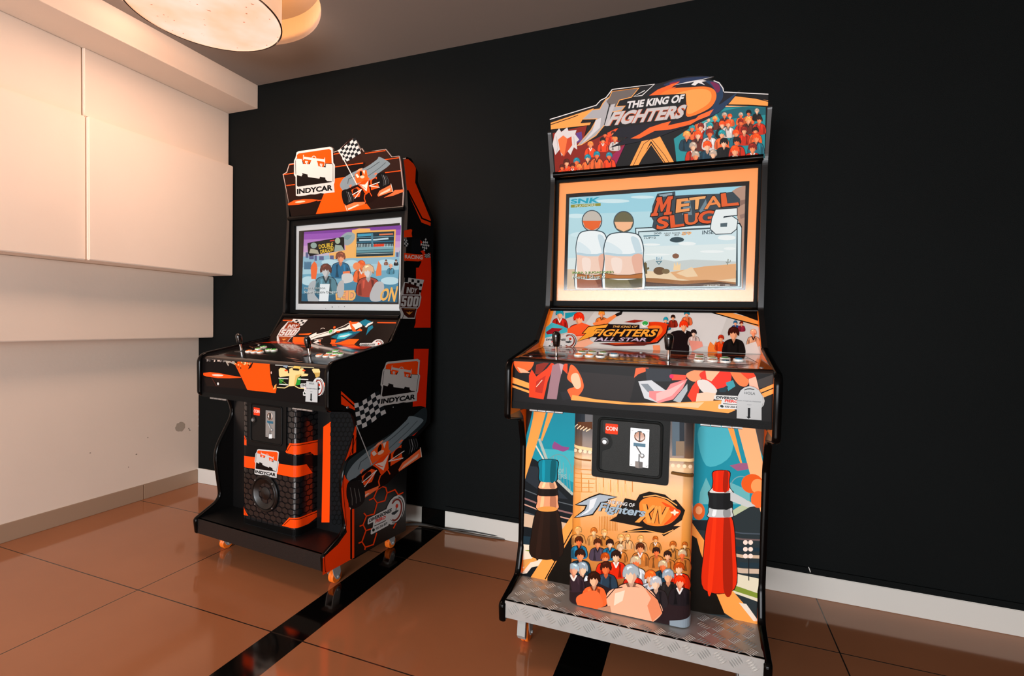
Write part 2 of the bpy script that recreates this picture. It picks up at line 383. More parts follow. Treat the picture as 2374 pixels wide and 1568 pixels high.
    bobj('step', bm, S.step_mat, e, label=S.step_label)
    for sx in (-1, 1):
        for v in (.095, .43): caster(e, sx*.318, v, S.brake and v < .2, S.sb if v < .2 else S.sb-.028, S.wr)
    # joysticks and buttons
    d = Vector((0, z.ins0[0]-z.cp1[0], z.ins0[1]-z.cp1[1])).normalized(); nrm = Vector((0, -d.z, d.y))
    def onp(u, v): 
        t = (v-z.cp1[0])/(z.ins0[0]-z.cp1[0]); return Vector((u, v, z.cp1[1]+t*(z.ins0[1]-z.cp1[1])))
    for u, v in z.sticks:
        p = onp(u, v); bm = bmesh.new(); lathe(bm, [(.028, 0), (.028, .0012), (.024, .0022), (.006, .003)], p, nrm, 24)
        js = bobj('joystick', bm, mat('#0c0c0c', rough=.25), e, smooth=True)
        tip = S.lean
        ax = (nrm+Vector(tip)).normalized()
        bm = bmesh.new(); lathe(bm, [(.0052, .001), (.0052, .036)], p, ax, 16); bobj('shaft', bm, CHROME, js, smooth=True)
        bm = bmesh.new(); lathe(bm, [(.0085, .030), (.0105, .034), (.0122, .048), (.0136, .060), (.0132, .068), (.010, .0745), (.005, .0775), (.0005, .0785)], p, ax, 24)
        bobj('bat_top', bm, mat('#060606', rough=.22, coat=.5), js, smooth=True)
    for u, v, cl in z.buttons: button(e, onp(u, v), nrm, cl, .0148)
    d2 = Vector((0, z.ins1[0]-z.ins0[0], z.ins1[1]-z.ins0[1])).normalized(); n2 = Vector((0, -d2.z, d2.y))
    for u, t in z.start:
        p = Vector((u, z.ins0[0]+t*(z.ins1[0]-z.ins0[0]), z.ins0[1]+t*(z.ins1[1]-z.ins0[1]))); button(e, p, n2, '#2fae4a', .0135)
    for u, v in z.bolts:
        bm = bmesh.new(); lathe(bm, [(.006, 0), (.0055, .002), (.003, .0035), (.0005, .004)], onp(u, v), nrm, 16); bobj('bolt', bm, STEEL, e, smooth=True)
    # hinges of the control panel lid
    for u in (-.245, .235):
        bm = bmesh.new()
        for k in range(4): lathe(bm, [(.0035, -.012+.0), (.0035, .012)], Vector((u-.039+.026*k, z.cp2[0]-.002, z.cp2[1]-.022)), Vector((1, 0, 0)), 10)
        bobj('hinge', bm, STEEL, e, smooth=True)
    return e
def button(e, p, n, hexc, r):
    bm = bmesh.new(); lathe(bm, [(r, 0), (r, .002), (r*.93, .0048), (r*.80, .0052), (r*.72, .0040)], p, n, 28)
    b = bobj('button', bm, mat('#f2efe6', rough=.25, coat=.3), e, smooth=True)
    bm = bmesh.new(); lathe(bm, [(r*.70, .001), (r*.70, .0062), (r*.62, .0072), (r*.3, .0068)], p, n, 24)
    bobj('plunger', bm, mat(hexc, rough=.2, coat=.4), b, smooth=True)
def caster(e, u, v, brake, h, r):
    WH = mat('#ff7a22', rough=.35); FK = mat('#b4b7b7', rough=.4, metal=.35)
    bm = bmesh.new(); box(bm, u-.028, u+.028, v-.028, v+.028, h-.005, h-.0005)
    lathe(bm, [(.014, h-.017), (.017, h-.004)], Vector((u, v, 0)), Vector((0, 0, 1)), 16)
    ax = v+.012
    for s in (-1, 1):
        q = [(v-.020, h-.014), (v+.018, h-.014), (v+.026, r+.014), (ax+.011, r+.006), (ax+.010, r-.008), (ax, r-.011), (ax-.010, r-.006), (v-.012, r+.018)]
        extrude_profile(bm, q, lambda p, k: (u+s*(.0150+.0020*k), p[0], p[1]))
    box(bm, u-.0172, u+.0172, v-.018, v+.018, h-.017, h-.013)
    lathe(bm, [(.0045, -.021), (.0045, .021)], Vector((u, ax, r)), Vector((1, 0, 0)), 10)
    f = bobj('caster', bm, FK, e)
    bm = bmesh.new()
    for c in (-.0065, .0065):
        lathe(bm, [(r*.55, c-.006), (r*.9, c-.006), (r, c-.003), (r, c+.003), (r*.9, c+.006), (r*.55, c+.006)], Vector((u, ax, r)), Vector((1, 0, 0)), 28)
    bobj('wheel', bm, WH, f, smooth=True, label='orange wheel')
    if brake:
        bm = bmesh.new()
        q = [(v-.034, h-.010), (v-.024, h-.006), (v-.026, h-.03), (v-.030, h-.058), (v-.022, .036), (v-.028, .026), (v-.040, .042), (v-.036, h-.045)]
        extrude_profile(bm, q, lambda p, k: (u-.015+.026*k, p[0], p[1]))
        bobj('brake_pedal', bm, mat('#a7a9a5', rough=.5, metal=.3), f, label='grey metal brake pedal')

# materials of the bodies
def tread_mat():
    mt = bpy.data.materials.new('tread_plate'); mt.use_nodes = True; nt = mt.node_tree; b = nt.nodes['Principled BSDF']
    b.inputs['Base Color'].default_value = lin('#b4b4b0'); b.inputs['Metallic'].default_value = .45; b.inputs['Roughness'].default_value = .42
    n = nt.nodes.new('ShaderNodeTexNoise'); n.inputs['Scale'].default_value = 40; tc = nt.nodes.new('ShaderNodeTexCoord'); nt.links.new(tc.outputs['Object'], n.inputs['Vector'])
    r = nt.nodes.new('ShaderNodeMapRange'); r.inputs[3].default_value = .32; r.inputs[4].default_value = .55; nt.links.new(n.outputs['Fac'], r.inputs[0]); nt.links.new(r.outputs[0], b.inputs['Roughness'])
    return mt
TREAD = tread_mat()

def tread_bumps(e, S, parent):
    bm = bmesh.new(); z = S.st
    def bar(c, d, n):                    # a raised lens-shaped rib centred at c along d, normal n
        c, d, n = Vector(c), Vector(d).normalized(), Vector(n); w = d.cross(n); L, wd, h = .0125, .0021, .0016
        ring = [c+d*L, c+w*wd+d*L*.3, c+w*wd-d*L*.3, c-d*L, c-w*wd-d*L*.3, c-w*wd+d*L*.3]; top = [c+n*h+d*L*.55, c+n*h-d*L*.55]
        R = [bm.verts.new(p) for p in ring]; T = [bm.verts.new(p) for p in top]
        for f in ((R[0], R[1], T[0]), (R[1], R[2], T[1], T[0]), (R[2], R[3], T[1]), (R[3], R[4], T[1]), (R[4], R[5], T[0], T[1]), (R[5], R[0], T[0])): bm.faces.new(f)
    def patch(c, ang, ex, ey, n):        # five parallel ribs
        ex, ey = Vector(ex), Vector(ey); d = ex*math.cos(ang)+ey*math.sin(ang); w = -ex*math.sin(ang)+ey*math.cos(ang)
        for k in range(-2, 3): bar(Vector(c)+w*k*.0068, d, n)
    s = .0385; X, Y, Z = Vector((1, 0, 0)), Vector((0, 1, 0)), Vector((0, 0, 1)); i = 0
    nx = int(HW*2/s)
    for ix in range(-nx//2-1, nx//2+2):
        for iy in range(0, 5):
            u, v = ix*s+s*.5, .022+iy*s
            if abs(u) > HW-.018 or v > S.kv-.012: continue
            if abs(u) < S.colw+.014 and v > S.colv-.012: continue
            patch((u, v, z), (.9 if (ix+iy) % 2 else .9+math.pi/2), X, Y, Z)
        u = ix*s+s*.5
        if abs(u) <= HW-.018: patch((u, .002, z-.022), (2.25 if ix % 2 else .7), X, Z, -Y)
    return bobj('tread_ribs', bm, TREAD, parent)
# ------------------------------------------------------------------ printed artwork: flat shapes laid on the panel they are printed on
C1 = (1240, 160, 600/2374); C2 = (1260, 370, 540/2352); C3 = (1160, 690, 660/2374); C4 = (1160, 900, 660/2352)
C5 = (1140, 1220, 680/2374); C6 = (640, 300, 380/2374); C7 = (640, 480, 380/2128); C8 = (440, 720, 570/2374)
D1 = (440, 880, 340/1333); D2 = (740, 820, 280/784); D3 = (840, 1140, 120/1568); D4 = (920, 500, 100/603)
D5 = (1640, 880, 170/2221); D6 = (1360, 940, 240/1882); D7 = (640, 720, 300/2374); D8 = (450, 770, 350/2374)
GLYPH = {}
def glyphs(s, bold):
    if 'M' in s: bold = 0                # the capital M closes up when thickened
    k = (s, bold)
    if k in GLYPH: return GLYPH[k]
    cu = bpy.data.curves.new('t', 'FONT'); cu.body = s; cu.offset = bold; cu.resolution_u = 3; cu.fill_mode = 'FRONT'
    ob = bpy.data.objects.new('t', cu); col.objects.link(ob)
    dg = bpy.context.evaluated_depsgraph_get(); ev = ob.evaluated_get(dg); me = ev.to_mesh()
    vs = [(v.co.x, v.co.y) for v in me.vertices]; me.calc_loop_triangles(); ts = [tuple(t.vertices) for t in me.loop_triangles]
    ev.to_mesh_clear(); bpy.data.objects.remove(ob); bpy.data.curves.remove(cu)
    xs = [v[0] for v in vs]; ys = [v[1] for v in vs]; x0, x1, y0, y1 = min(xs), max(xs), min(ys), max(ys)
    GLYPH[k] = ([((x-x0)/(x1-x0), (y-y0)/(y1-y0)) for x, y in vs], ts)
    return GLYPH[k]
def smooth_loop(p, n=5):
    out = []; N = len(p)
    for i in range(N):
        a, b, c, d = p[i-1], p[i], p[(i+1) % N], p[(i+2) % N]
        for k in range(n):
            t = k/n
            out.append(tuple(.5*(2*b[j]+(c[j]-a[j])*t+(2*a[j]-5*b[j]+4*c[j]-d[j])*t*t+(3*b[j]-a[j]-3*c[j]+d[j])*t**3) for j in (0, 1)))
    return out
def bil(q, x, y):                        # q: TL TR BR BL, x right 0..1, y down 0..1
    return tuple((q[0][j]*(1-x)+q[1][j]*x)*(1-y)+(q[3][j]*(1-x)+q[2][j]*x)*y for j in (0, 1))
def vivid(h, k=1.18):                     # printing inks: a little stronger than they look under flat light
    v = [int(h[i:i+2], 16) for i in (1, 3, 5)]; g = .3*v[0]+.59*v[1]+.11*v[2]; v = [max(0, min(255, round(g+(x-g)*k))) for x in v]; return '#%02x%02x%02x' % tuple(v)
class Art:
    STEP = 8e-6
    def __init__(A, F, O, E1, E2, clip=None, emit=0.0, rough=.35, lift=4e-4, coat=0.0, spec=.05):
        A.F, A.O, A.E1, A.E2 = F, Vector(O), Vector(E1).normalized(), Vector(E2).normalized(); A.N = A.E1.cross(A.E2)
        A.clip, A.emit, A.rough, A.lift, A.coat, A.spec = clip, emit, rough, lift, coat, spec
        A.v, A.f, A.mi, A.mats, A.k, A.c = [], [], [], [], 0, None
        F = A.F
        A.wO = F.o + F.U*A.O.x + F.V*A.O.y + Vector((0, 0, A.O.z)); w = lambda d: F.U*d.x + F.V*d.y + Vector((0, 0, d.z))
        A.w1, A.w2, A.wN = w(A.E1), w(A.E2), w(A.N); A.map = None; A.wrap = None
    def set_wrap(A, sec):                # sec: (u, v) points of the cross-section, left to right; artwork follows it
        mid = 0; cum = [0]
        for a, b in zip(sec, sec[1:]): cum.append(cum[-1]+math.hypot(b[0]-a[0], b[1]-a[1]))
        c = [x-cum[-1]/2 for x in cum]; A.wrap = (sec, c)
    def on_wrap(A, s, t, h):
        sec, c = A.wrap
        for i in range(len(sec)-1):
            if s <= c[i+1] or i == len(sec)-2:
                a, b = sec[i], sec[i+1]; L = c[i+1]-c[i]; k = (s-c[i])/L
                def nr(j):
                    p, q = sec[max(0, j-1)], sec[min(len(sec)-1, j+1)]; d = math.hypot(q[0]-p[0], q[1]-p[1]); return ((q[1]-p[1])/d, -(q[0]-p[0])/d)
                n0, n1 = nr(i), nr(i+1); n = (n0[0]*(1-k)+n1[0]*k, n0[1]*(1-k)+n1[1]*k) if L < .02 else ((b[1]-a[1])/L, -(b[0]-a[0])/L)
                return Vector((a[0]+(b[0]-a[0])*k+n[0]*h, a[1]+(b[1]-a[1])*k+n[1]*h, t))
    def st(A, x, y):                     # crop pixel -> position on the panel
        if A.map: x, y = A.map(x, y)
        if A.c is None: return (x, y)
        d = px_ray(A.c[0]+x*A.c[2], A.c[1]+y*A.c[2])
        if A.wrap:
            F = A.F; ld = Vector((d.dot(F.U), d.dot(F.V), d.z)); lc = to_local(F, CAM); sec, c = A.wrap; best = None
            for i in range(len(sec)-1):
                a, b = sec[i], sec[i+1]; ex, ey = b[0]-a[0], b[1]-a[1]; L = math.hypot(ex, ey); nx, ny = ey/L, -ex/L
                den = ld.x*nx+ld.y*ny
                if den > -1e-4: continue
                t = ((a[0]-lc.x)*nx+(a[1]-lc.y)*ny)/den; p = lc+ld*t; k = ((p.x-a[0])*ex+(p.y-a[1])*ey)/L/L
                over = max(0, -k, k-1)*L
                if best is None or over < best[0]: best = (over, c[i]+k*L, p.z)
                if over == 0: break
            return best[1:]
        t = (A.wO-CAM).dot(A.wN)/d.dot(A.wN); p = CAM+d*t-A.wO
        return (p.dot(A.w1), p.dot(A.w2))
    def m(A, hexc):
        mm = emat(hexc, A.emit) if A.emit else mat(vivid(hexc), rough=A.rough, coat=A.coat, spec=A.spec)
        if mm not in A.mats: A.mats.append(mm)
        return A.mats.index(mm)
    def tri(A, pts, hexc):
        """pts: list of convex polygons in panel coordinates"""
        i = A.m(hexc); h = A.lift + A.k*A.STEP
        for pg in pts:
            if A.clip: pg = A.cut(pg)
            if len(pg) < 3: continue
            if A.wrap:
                c = A.wrap[1]
                for j in range(len(c)-1):
                    lo = -9 if j == 0 else c[j]; hi = 9 if j == len(c)-2 else c[j+1]
                    g = A.cut(pg, [(lo, -9), (hi, -9), (hi, 9), (lo, 9)])
                    if len(g) < 3: continue
                    e = 1e-7; b = len(A.v); A.v += [A.on_wrap(min(max(q[0], lo+e), hi-e), q[1], h) for q in g]; A.f.append(list(range(b, b+len(g)))); A.mi.append(i)
                continue
            b = len(A.v); A.v += [A.O+A.E1*s+A.E2*t+A.N*h for s, t in pg]; A.f.append(list(range(b, b+len(pg)))); A.mi.append(i)
        A.k += 1
    def cut(A, pg, c=None):
        c = c or A.clip
        for i in range(len(c)):
            a, b = c[i], c[(i+1) % len(c)]; ex, ey = b[0]-a[0], b[1]-a[1]; out = []
            sd = [ex*(p[1]-a[1])-ey*(p[0]-a[0]) for p in pg]
            for j in range(len(pg)):
                p, q, sp, sq = pg[j], pg[(j+1) % len(pg)], sd[j], sd[(j+1) % len(pg)]
                if sp >= 0: out.append(p)
                if (sp >= 0) != (sq >= 0):
                    u = sp/(sp-sq); out.append((p[0]+(q[0]-p[0])*u, p[1]+(q[1]-p[1])*u))
            pg = out
            if len(pg) < 3: return []
        return pg
    def poly(A, hexc, pts, sm=False, hole=None):
        if sm: pts = smooth_loop(pts)
        p = [A.st(*q) for q in pts]; loops = [p]
        if hole: loops.append([A.st(*q) for q in hole])
        flat = [q for l in loops for q in l]
        T = tessellate_polygon([[Vector((q[0], q[1], 0)) for q in l] for l in loops])
        out = []
        for t in T:
            g = [flat[i] for i in t]
            if (g[1][0]-g[0][0])*(g[2][1]-g[0][1])-(g[1][1]-g[0][1])*(g[2][0]-g[0][0]) < 0: g.reverse()
            out.append(g)
        A.tri(out, hexc)
    def rect(A, hexc, x0, y0, x1, y1): A.poly(hexc, [(x0, y0), (x1, y0), (x1, y1), (x0, y1)])
    def ell(A, hexc, cx, cy, rx, ry=None, rot=0, n=20, a0=0, a1=360):
        ry = ry or rx; c, s = math.cos(math.radians(rot)), math.sin(math.radians(rot)); P = []
        for k in range(n+(a1-a0 != 360)):
            t = math.radians(a0+(a1-a0)*k/n); x, y = rx*math.cos(t), ry*math.sin(t); P.append((cx+c*x-s*y, cy+s*x+c*y))
        A.poly(hexc, P)
    def arc(A, hexc, cx, cy, rx, ry, w, a0, a1, rot=0, n=24):
        c, s = math.cos(math.radians(rot)), math.sin(math.radians(rot)); P = []
        for k in range(n+1):
            t = math.radians(a0+(a1-a0)*k/n); x, y = rx*math.cos(t), ry*math.sin(t); P.append((cx+c*x-s*y, cy+s*x+c*y))
        A.line(hexc, P, w)
    def line(A, hexc, pts, w, closed=False):
        if closed: pts = list(pts)+[pts[0], pts[1]]
        quads = []; L = []; R = []; n = len(pts)
        for i, p in enumerate(pts):
            a, b = pts[max(0, i-1)], pts[min(n-1, i+1)]; dx, dy = b[0]-a[0], b[1]-a[1]; l = math.hypot(dx, dy) or 1
            nx, ny = -dy/l*w/2, dx/l*w/2
            if 0 < i < n-1:
                d0 = (p[0]-a[0], p[1]-a[1]); d1 = (b[0]-p[0], b[1]-p[1]); l0, l1 = math.hypot(*d0) or 1, math.hypot(*d1) or 1
                n0 = (-d0[1]/l0, d0[0]/l0); n1 = (-d1[1]/l1, d1[0]/l1); k = 1+n0[0]*n1[0]+n0[1]*n1[1]; k = max(k, .35)
                nx, ny = (n0[0]+n1[0])/k*w/2, (n0[1]+n1[1])/k*w/2
            L.append(A.st(p[0]+nx, p[1]+ny)); R.append(A.st(p[0]-nx, p[1]-ny))
        for i in range(n-1):
            g = [L[i], L[i+1], R[i+1], R[i]]; ar = sum(g[j][0]*g[(j+1) % 4][1]-g[(j+1) % 4][0]*g[j][1] for j in range(4))
            quads.append(g if ar > 0 else g[::-1])
        A.tri(quads, hexc)
    def text(A, hexc, s, q, bold=.012, back=None, bw=.03):
        """q: TL TR BR BL corners; back: colour of an outline behind the letters"""
        for cl, b in ((back, bw), (hexc, bold)):
            if cl is None: continue
            vs, ts = glyphs(s, b); g = 0
            if cl is back: g = (bw-bold)*.9
            P = []
            for x, y in vs: P.append(A.st(*bil(q, x, 1-y)))
            out = []
            for t in ts:
                tr = [P[i] for i in t]
                if (tr[1][0]-tr[0][0])*(tr[2][1]-tr[0][1])-(tr[1][1]-tr[0][1])*(tr[2][0]-tr[0][0]) < 0: tr.reverse()
                out.append(tr)
            A.tri(out, cl)
    def build(A, name, parent, label=None):
        return obj(name, A.v, A.f, A.mats, parent, fm=A.mi, label=label)
def art_line(F, a, b, **kw):             # a panel running from (v,z) a up to b across the cabinet
    d = Vector((0, b[0]-a[0], b[1]-a[1])); return Art(F, (0, a[0], a[1]), (1, 0, 0), d, **kw)
def rectclip(u0, u1, t0, t1): return [(u0, t0), (u1, t0), (u1, t1), (u0, t1)]
def quadmap(src, dst):                   # from one four-cornered shape to another (affine inside, good for small stickers)
    ox, oy = src[0]; ax, ay = src[1][0]-ox, src[1][1]-oy; bx, by = src[3][0]-ox, src[3][1]-oy; det = ax*by-ay*bx
    def f(x, y):
        u = ((x-ox)*by-(y-oy)*bx)/det; v = ((y-oy)*ax-(x-ox)*ay)/det; return bil(dst, u, v)
    return f
SKIN = ['#f3b08a', '#ee9468', '#f7c4a4', '#e8774a']
def tone(h, k):
    return '#%02x%02x%02x' % tuple(max(0, min(255, round(int(h[i:i+2], 16)*k))) for i in (1, 3, 5))
FR = random.Random(77)
def figure(A, x, y, s, shirt, skin, hair):   # a plain faceless bust with simple shading
    P = lambda pts, f=1: [(x+f*a*s, y+b*s) for a, b in pts]
    f = FR.choice((-1, 1)); body = P([(-1.0, 2.3), (-.95, 1.0), (-.35, .6), (.35, .6), (.95, 1.0), (1.0, 2.3)])
    A.poly('#1a1110', [(a+(a-x)*.05, b-.05*s) for a, b in body], sm=True); A.poly(shirt, body, sm=True)
    A.poly(tone(shirt, .62), P([(.25, .75), (.55, .85), (.5, 1.5), (.62, 2.3), (.2, 2.3), (.35, 1.4)], f)); A.poly(tone(shirt, .75), P([(-.95, 1.3), (-.7, 1.1), (-.62, 2.3), (-.98, 2.3)], f)); A.poly(tone(shirt, 1.25), P([(-.55, .85), (-.3, .8), (-.4, 1.5), (-.52, 1.7)], f))
    A.poly(tone(skin, .78), P([(-.2, .3), (.2, .3), (.2, .75), (0, 1.05), (-.2, .75)]))
    if FR.random() < .6: A.poly(FR.choice(['#e6e0da', '#191516', tone(shirt, .5)]), P([(-.36, .6), (-.2, .55), (0, 1.0), (.2, .55), (.36, .6), (.05, 1.25), (-.05, 1.25)]))
    A.poly(tone(hair, .7), P([(-.56, .2), (-.6, -.1), (-.5, -.5), (-.2, -.72), (.15, -.74), (.48, -.52), (.6, -.1), (.54, .25), (.3, .1), (-.3, .1)]))
    A.poly(skin, P([(-.36, -.1), (.0, -.3), (.38, -.1), (.36, .25), (.18, .52), (0, .6), (-.18, .52), (-.36, .25)])); A.poly(tone(skin, .84), P([(.12, -.2), (.38, -.1), (.36, .25), (.18, .52), (0, .6), (.14, .2)], f))
    A.poly(hair, P([(-.56, .12), (-.55, -.3), (-.3, -.66), (.1, -.7), (.45, -.45), (.55, .1), (.42, -.02), (.36, .12), (.22, -.12), (.1, .02), (-.05, -.16), (-.2, .04), (-.3, -.1), (-.4, .16)], f)); A.poly(tone(hair, 1.35), P([(-.3, -.5), (-.05, -.6), (.1, -.5), (-.1, -.45), (-.25, -.3)], f))
def block500(A, q, out, fill):           # the heavy squared digits of the shield
    B = lambda pts: [bil(q, a, b) for a, b in pts]
    five = [(.02, 0), (.29, 0), (.29, .2), (.14, .2), (.14, .36), (.24, .36), (.30, .46), (.30, .88), (.24, 1), (.06, 1), (0, .9), (0, .68), (.12, .68), (.12, .82), (.18, .82), (.18, .54), (.02, .54)]
    A.poly(out, B([(-.03, -.08), (1.03, -.08), (1.03, 1.08), (-.03, 1.08)])); A.poly(fill, B(five))
    for o in (.35, .69): A.poly(fill, B([(o+.05, 0), (o+.25, 0), (o+.30, .1), (o+.30, .9), (o+.25, 1), (o+.05, 1), (o, .9), (o, .1)])); A.poly(out, B([(o+.12, .2), (o+.18, .2), (o+.18, .8), (o+.12, .8)]))
def crowd(A, seed, rows, shirts, hairs, skins=SKIN):
    r = random.Random(seed)
    for (x0, y0, x1, y1, n, s) in rows:
        for k in range(n):
            t = (k+.5+r.uniform(-.25, .25))/n; figure(A, x0+(x1-x0)*t, y0+(y1-y0)*t+r.uniform(-.3, .3)*s, s*r.uniform(.85, 1.1), r.choice(shirts), r.choice(skins), r.choice(hairs))

def indycar(A, dst):                     # the round-cornered racing badge with the front view of a car
    src = [(290, 325), (828, 255), (838, 905), (288, 968)]; A.map = quadmap(src, dst)
    WHT = '#c6c6c3'
    A.poly(WHT, [(300, 335), (330, 318), (785, 252), (822, 275), (828, 480), (850, 515), (842, 760), (830, 790), (838, 905), (690, 925), (640, 920), (560, 940), (500, 940), (430, 955), (330, 968), (290, 960), (285, 690), (262, 660), (264, 450), (285, 410)])
    A.poly('#15100f', [(305, 440), (805, 480), (800, 760), (320, 832), (303, 815)])
    A.poly('#f2531c', [(303, 375), (330, 350), (770, 285), (800, 305), (805, 500), (310, 450)])
    A.line('#0f0f10', [(290, 440), (300, 425), (380, 435)], 7); A.line('#0f0f10', [(285, 450), (290, 655)], 7); A.line('#0f0f10', [(720, 495), (810, 495), (822, 515), (818, 755)], 7)
    A.poly(WHT, [(293, 440), (300, 428), (375, 432), (390, 500), (490, 505), (520, 430), (585, 440), (610, 505), (640, 540), (718, 550), (722, 497), (812, 500), (820, 520), (815, 750), (735, 745), (712, 720), (708, 695), (635, 685), (625, 712), (465, 690), (455, 665), (385, 650), (370, 682), (295, 660)])
    A.line('#15100f', [(380, 640), (458, 662)], 14); A.line('#15100f', [(636, 690), (712, 708)], 14)
    A.poly(WHT, [(400, 397), (705, 435), (705, 470), (400, 430)])
    A.line(WHT, [(400, 370), (400, 480)], 10); A.line(WHT, [(706, 410), (706, 530)], 10)
    A.arc(WHT, 550, 418, 28, 30, 10, 180, 360)
    for x, y in ((445, 478), (657, 515)):
        A.poly('#f2531c', [(x-55, y-35), (x+50, y-22), (x+30, y+28), (x-45, y+18)]); A.line(WHT, [(x+18, y-10), (x-16, y-14), (x-16, y+4), (x+12, y+7)], 12); A.line(WHT, [(x, y+6), (x, y+26)], 14)
    A.text('#0e0e0f', 'INDYCAR', [(305, 865), (812, 797), (812, 878), (305, 940)], bold=.045)
    A.map = None
def diversiones(A, dst, full=True):      # the operator's sticker: a joystick in a ring, name and phone number
    src = [(150, 100), (1280, 100), (1280, 1300), (150, 1300)] if full else [(150, 560), (1280, 5), (1280, 800), (150, 1360)]; A.map = quadmap(src, dst); WHT = '#d4d6d4'
    A.poly(WHT, [(720, 530), (760, 420), (840, 270), (950, 160), (1080, 105), (1180, 125), (1250, 220), (1282, 380), (1265, 560), (1200, 750), (1080, 900), (950, 985), (860, 1000), (795, 975), (770, 1030), (265, 1300), (240, 1285), (250, 1140), (305, 1090), (320, 920), (165, 995), (148, 980), (155, 850), (190, 805)])
    A.arc('#151515', 1010, 560, 215, 400, 26, -95, 100, rot=12); A.arc('#7a2d22', 1000, 555, 165, 320, 46, -150, 105, rot=12); A.arc('#151515', 995, 550, 190, 360, 14, -140, 118, rot=12)
    A.arc('#e9c9c0', 1000, 555, 190, 350, 9, -100, 70, rot=12)
    A.poly('#33383a', [(868, 650), (960, 600), (1085, 550), (1080, 590), (970, 700), (880, 700)]); A.line('#22282a', [(1000, 620), (1020, 480)], 22); A.ell('#c0341c', 1035, 435, 40, 66, rot=10)
    A.text('#10161c', 'DIVERSIONES', [(205, 830), (885, 495), (870, 620), (190, 940)], bold=.045)
    A.text('#c8301c', 'PIERO', [(395, 850), (700, 715), (690, 820), (385, 965)], bold=.045)
    A.line('#222222', [(350, 1045), (480, 985), (600, 930), (700, 875)], 22)
    A.text('#15191b', '930 356 829', [(395, 1095), (745, 910), (740, 990), (385, 1180)], bold=.035)
    A.ell('#1c2a24', 325, 1165, 38, 52, rot=25)
    A.map = None
def indy500(A, dst, big=True):           # shield with INDY over 500 and a chequered corner
    src = [(60, 870), (380, 905), (305, 1460), (60, 1445)]; A.map = quadmap(src, dst); WHT = '#c9cbc9'; BR = '#3a1a12' if big else '#7a3318'
    A.poly(WHT, [(158, 870), (378, 900), (350, 1100), (372, 1150), (362, 1280), (322, 1325), (305, 1460), (40, 1440), (55, 1380), (20, 1290), (40, 1110), (100, 930), (155, 935)])
    for i in range(4):
        for j in range(5):
            if (i+j) % 2: A.poly('#141211', [(165+j*40, 885+i*44+j*6), (200+j*40, 890+i*44+j*6), (198+j*40, 928+i*44+j*6), (163+j*40, 923+i*44+j*6)])
    A.poly(BR, [(112, 942), (210, 960), (290, 990), (325, 1040), (338, 1110), (320, 1270), (315, 1320), (295, 1440), (180, 1435), (110, 1390), (60, 1300), (90, 1110)], sm=False)
    A.poly(WHT, [(75, 1105), (345, 1110), (362, 1140), (352, 1275), (320, 1310), (30, 1290), (40, 1240), (55, 1130)]); 
    A.text(WHT, 'INDY', [(142, 1003), (302, 1018), (292, 1095), (138, 1088)], bold=.04)
    block500(A, [(70, 1128), (340, 1138), (332, 1284), (52, 1272)], BR, WHT)
    A.line('#b8793c', [(105, 1308), (290, 1320)], 8); A.poly('#c98d4c', [(140, 1350), (190, 1358), (200, 1345), (212, 1358), (258, 1352), (225, 1378), (200, 1395), (172, 1376)])
    A.map = None
